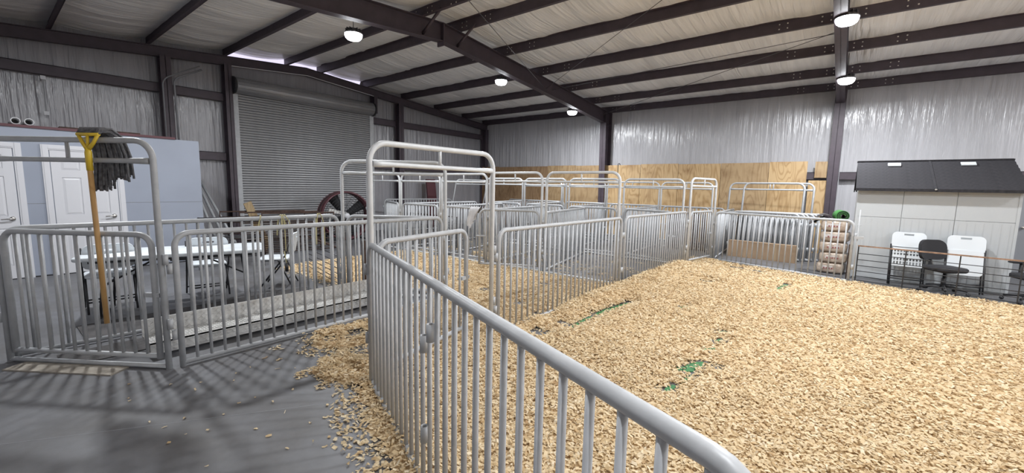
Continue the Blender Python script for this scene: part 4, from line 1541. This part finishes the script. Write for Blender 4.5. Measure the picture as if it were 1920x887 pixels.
def density(x, y):
    """fraction of full cover, 0..1"""
    d1 = (x - P1a[0]) * P1n[0] + (y - P1a[1]) * P1n[1]
    n = vnoise(x * 1.6 + 40, y * 1.6 + 40, 51) * 0.6 + vnoise(x * 5 + 9, y * 5 + 3, 52) * 0.4
    main = ((d1 > 0.02) & (x > -2.86)).astype(float)
    spill = np.clip(1 - (-d1 - 0.0) / (0.16 + 0.50 * np.clip(n - 0.28, 0, 1)), 0, 1) * (d1 <= 0.02) * (x > -2.95) * (x < 0.3)
    cov = np.maximum(main, spill * 0.9)
    # between the lane and the white arch
    a = (x <= -2.80) & (x > -4.32) & (y > 1.2)
    lo = 1.46 + 0.30 * (n - 0.5)
    ramp = np.clip((y - lo) / 1.6, 0, 1)
    nn = vnoise(x * 3.5 + 70, y * 3.5 + 10, 61) * 0.55 + vnoise(x * 9 + 7, y * 9 + 1, 62) * 0.45
    right = np.clip((x + 4.3) / 1.1, 0, 1)
    lowcov = np.clip((nn - 0.47 + 0.40 * ramp + 0.26 * right * np.clip((y - 1.6) / 0.3, 0, 1)) * 2.6, 0, 1) * (y > lo)
    cov = np.where(a & (y < 3.3), lowcov, cov)
    cov = np.where(a & (y >= 3.3), 1.0, cov)
    # strip in the pens left of it, and behind the low railing
    b = (x <= -4.32) & (x > -8.3) & (y > 3.95) & (y < 6.35)
    cov = np.where(b, np.clip(0.95 - 0.25 * (-x - 7.2).clip(0), 0, 1), cov)
    b2 = (x <= -5.4) & (x > -8.2) & (y > 3.2) & (y <= 3.95)
    cov = np.where(b2, 0.85 * np.clip((y - 3.25) / 0.25, 0, 1), cov)
    # pens: thin patches
    c = (x <= -2.72) & (y >= 6.35) & (y < 13.4)
    cov = np.where(c, np.clip((nn - 0.55) * 2.6, 0, 0.6) * np.clip((9.6 - y) / 1.5, 0, 1), cov)
    # outer edge along the far panel and railing
    e = seg_y(x) - 0.03 + 0.06 * (n - 0.5)
    cov = np.where(x > -2.72, cov * np.clip((e - y) / 0.10, 0, 1), cov)
    for hx, hy, hr in HOLES:
        q = np.hypot(x - hx, (y - hy) * 0.9) / hr
        cov = cov * np.clip(0.25 + 0.75 * (q - 0.45) / 0.5, 0.25, 1)
    wob = (vnoise(x * 30, y * 30, 91) - 0.5) * 0.06
    cov = cov * np.where(green_gap(x, y) + wob < -0.005, 0.10, 1)
    return cov


def bed_height(x, y, cov):
    n = vnoise(x * 1.3 + 5, y * 1.3 + 8, 71)
    n2 = vnoise(x * 4 + 2, y * 4 + 6, 72)
    mound = 0.075 * np.exp(-((x + 2.40) / 0.42) ** 2) * np.clip((y - 4.6) / 0.8, 0, 1) * np.clip((9.4 - y) / 0.5, 0, 1)
    ridge = 0.045 * np.exp(-((x + 2.62) / 0.24) ** 2) * np.clip((y - 3.2) / 0.3, 0, 1) * np.clip((9.4 - y) / 0.3, 0, 1)
    h = 0.014 + 0.026 * n + 0.016 * n2 + mound + ridge
    dip = np.clip(green_gap(x, y) / 0.22, 0, 1)
    for hx, hy, hr in HOLES:
        dip = np.minimum(dip, np.clip((np.hypot(x - hx, y - hy) - hr * 0.6) / 0.25, 0, 1))
    dip = dip * dip * (3 - 2 * dip)
    return h * np.clip((cov - 0.45) / 0.5, 0, 1) * (0.12 + 0.88 * dip)


bx = np.arange(-8.4, 6.9, 0.06)
by = np.arange(-1.2, 10.6, 0.06)
BX, BY = np.meshgrid(bx, by, indexing='ij')
cv = density(BX, BY)
BZ = bed_height(BX, BY, cv) - 0.004
idx = np.arange(BX.size).reshape(BX.shape)
Q = np.stack([idx[:-1, :-1], idx[1:, :-1], idx[1:, 1:], idx[:-1, 1:]], -1)
cmin = np.minimum.reduce([cv[:-1, :-1], cv[1:, :-1], cv[1:, 1:], cv[:-1, 1:]])
keep = cmin > 0.46
Qk = Q[keep].reshape(-1, 4)
used = np.unique(Qk)
remap = -np.ones(BX.size, int)
remap[used] = np.arange(len(used))
V = np.stack([BX.ravel(), BY.ravel(), BZ.ravel()], -1)[used]
bed = link('shavings_bed', raw_mesh(bpy.data.meshes.new('shavings_bed'), V, remap[Qk], M['bed'], True))
tag(bed, 'thick bed of pale wood shavings covering the pen floor', 'bedding', kind='stuff')


def scatter(n_per_m2, x0, x1, y0, y1, cond, size):
    n = int((x1 - x0) * (y1 - y0) * n_per_m2)
    x = rng.uniform(x0, x1, n)
    y = rng.uniform(y0, y1, n)
    k = cond(x, y)
    x, y = x[k], y[k]
    c = density(x, y)
    k = rng.random(len(x)) < c
    x, y, c = x[k], y[k], c[k]
    return np.stack([x, y, c, np.full(len(x), size)], -1)


inview = lambda x, y: (np.arctan2(x, y) > -1.66) & (np.arctan2(x, y) < 0.32)
dist = lambda x, y: np.hypot(x, y)
S_ = [scatter(4600, -4.4, 3.0, 0.0, 5.0, lambda x, y: inview(x, y) & (dist(x, y) < 4.2), 1.0),
      scatter(2400, -8.4, 4.0, 1.0, 7.5, lambda x, y: inview(x, y) & (dist(x, y) >= 4.2) & (dist(x, y) < 7.2), 1.12),
      scatter(1500, -8.4, 5.0, 3.0, 10.6, lambda x, y: inview(x, y) & (dist(x, y) >= 7.2), 1.3),
      scatter(900, -2.8, 6.8, -1.0, 9.5, lambda x, y: ~inview(x, y), 1.4)]
A = np.concatenate(S_)
# a few strays on the bare concrete
ns = 55
sx, sy = rng.uniform(-4.3, -1.6, ns), rng.uniform(0.5, 2.0, ns)
kd = ((sx - P1a[0]) * P1n[0] + (sy - P1a[1]) * P1n[1]) < -0.05
A = np.concatenate([A, np.stack([sx[kd], sy[kd], np.full(kd.sum(), 0.2), np.full(kd.sum(), 0.8)], -1)])
N = len(A)
L_ = np.clip(rng.normal(0.029, 0.009, N), 0.010, 0.052) * A[:, 3]
W_ = np.clip(rng.normal(0.0165, 0.005, N), 0.006, 0.028) * A[:, 3]
bow = rng.normal(0.0, 0.006, N)
yaw = rng.uniform(0, 2 * math.pi, N)
tl = rng.normal(0, 0.20, N) * (0.35 + 0.65 * np.clip(A[:, 2] * 1.2, 0, 1))
rl = rng.normal(0, 0.24, N) * (0.35 + 0.65 * np.clip(A[:, 2] * 1.2, 0, 1))
zb = bed_height(A[:, 0], A[:, 1], A[:, 2]) + 0.003 + rng.random(N) * 0.012 * (0.3 + A[:, 2]) + np.abs(np.sin(tl)) * L_ * 0.35 + np.abs(np.sin(rl)) * W_ * 0.35
loc = np.zeros((N, 6, 3))
for q, u in enumerate((-0.5, 0.0, 0.5)):
    for s_, v in enumerate((-0.5, 0.5)):
        wf = 0.72 if q != 1 else 1.0
        loc[:, q * 2 + s_, 0] = u * L_
        loc[:, q * 2 + s_, 1] = v * W_ * wf * (1 + 0.25 * rng.standard_normal(N) * (q != 1))
        loc[:, q * 2 + s_, 2] = bow * (1 - (2 * u) ** 2)
ct, stt, cr, sr, cy_, sy_ = np.cos(tl), np.sin(tl), np.cos(rl), np.sin(rl), np.cos(yaw), np.sin(yaw)
X0, Y0, Z0 = loc[..., 0], loc[..., 1], loc[..., 2]
Y1 = Y0 * cr[:, None] - Z0 * sr[:, None]
Z1 = Y0 * sr[:, None] + Z0 * cr[:, None]
X2 = X0 * ct[:, None] + Z1 * stt[:, None]
Z2 = -X0 * stt[:, None] + Z1 * ct[:, None]
X3 = X2 * cy_[:, None] - Y1 * sy_[:, None]
Y3 = X2 * sy_[:, None] + Y1 * cy_[:, None]
VV = np.stack([X3 + A[:, 0:1], Y3 + A[:, 1:2], np.maximum(Z2 + zb[:, None], 0.001)], -1).reshape(-1, 3)
o6 = (np.arange(N) * 6)[:, None]
QQ = np.concatenate([o6 + np.array([0, 2, 3, 1]), o6 + np.array([2, 4, 5, 3])])
ch = link('wood_shavings', raw_mesh(bpy.data.meshes.new('wood_shavings'), VV, QQ, M['chip'], False))
tag(ch, 'loose curled wood shavings on the bedding and spilled onto the concrete', 'shavings', kind='stuff')

# green strokes, flat on the bedding where it is thin
labs = ['long green stroke showing through the bedding, nearer half', 'long green stroke showing through the bedding, farther half', 'green stroke before the foreground pipe, nearest the viewer', 'broad green patch beyond the nearest stroke',
        'small green fleck left of the broad patch', 'small green fleck mid-bedding', 'small green fleck farther up mid-bedding', 'thin green streak mid-bedding', 'green stroke far away before the box pen', 'tiny green fleck left of centre bedding', 'tiny green fleck near the long stroke']
for (x0, y0, x1, y1, wd), lab in zip(GREEN, labs):
    d = Vector((x1 - x0, y1 - y0, 0))
    nn_ = Vector((-d.y, d.x, 0)).normalized()
    g = np.random.default_rng(int(abs(x0 * 1000)))
    k = max(6, int(d.length / 0.03))
    top, bot = [], []
    for q in range(k + 1):
        c = Vector((x0, y0, 0)) + d * (q / k)
        e = math.sin(math.pi * (q + 0.4) / (k + 0.8)) ** 0.5
        top.append(c + nn_ * wd * 0.5 * e * (0.6 + 0.8 * g.random()))
        bot.append(c - nn_ * wd * 0.5 * e * (0.6 + 0.8 * g.random()))
    b = MB()
    vs = [(p.x, p.y, 0.0075) for p in top] + [(p.x, p.y, 0.0075) for p in bot] + [(p.x, p.y, 0.001) for p in top] + [(p.x, p.y, 0.001) for p in bot]
    n1 = k + 1
    fs = []
    for q in range(k):
        fs += [(n1 + q, n1 + q + 1, q + 1, q), (q, q + 1, 2 * n1 + q + 1, 2 * n1 + q), (n1 + q + 1, n1 + q, 3 * n1 + q, 3 * n1 + q + 1)]
    b.add(vs, fs)
    tag(b.build('green_turf_strip', M['greenpaint']), lab, 'turf strip', 'green strips under the bedding')
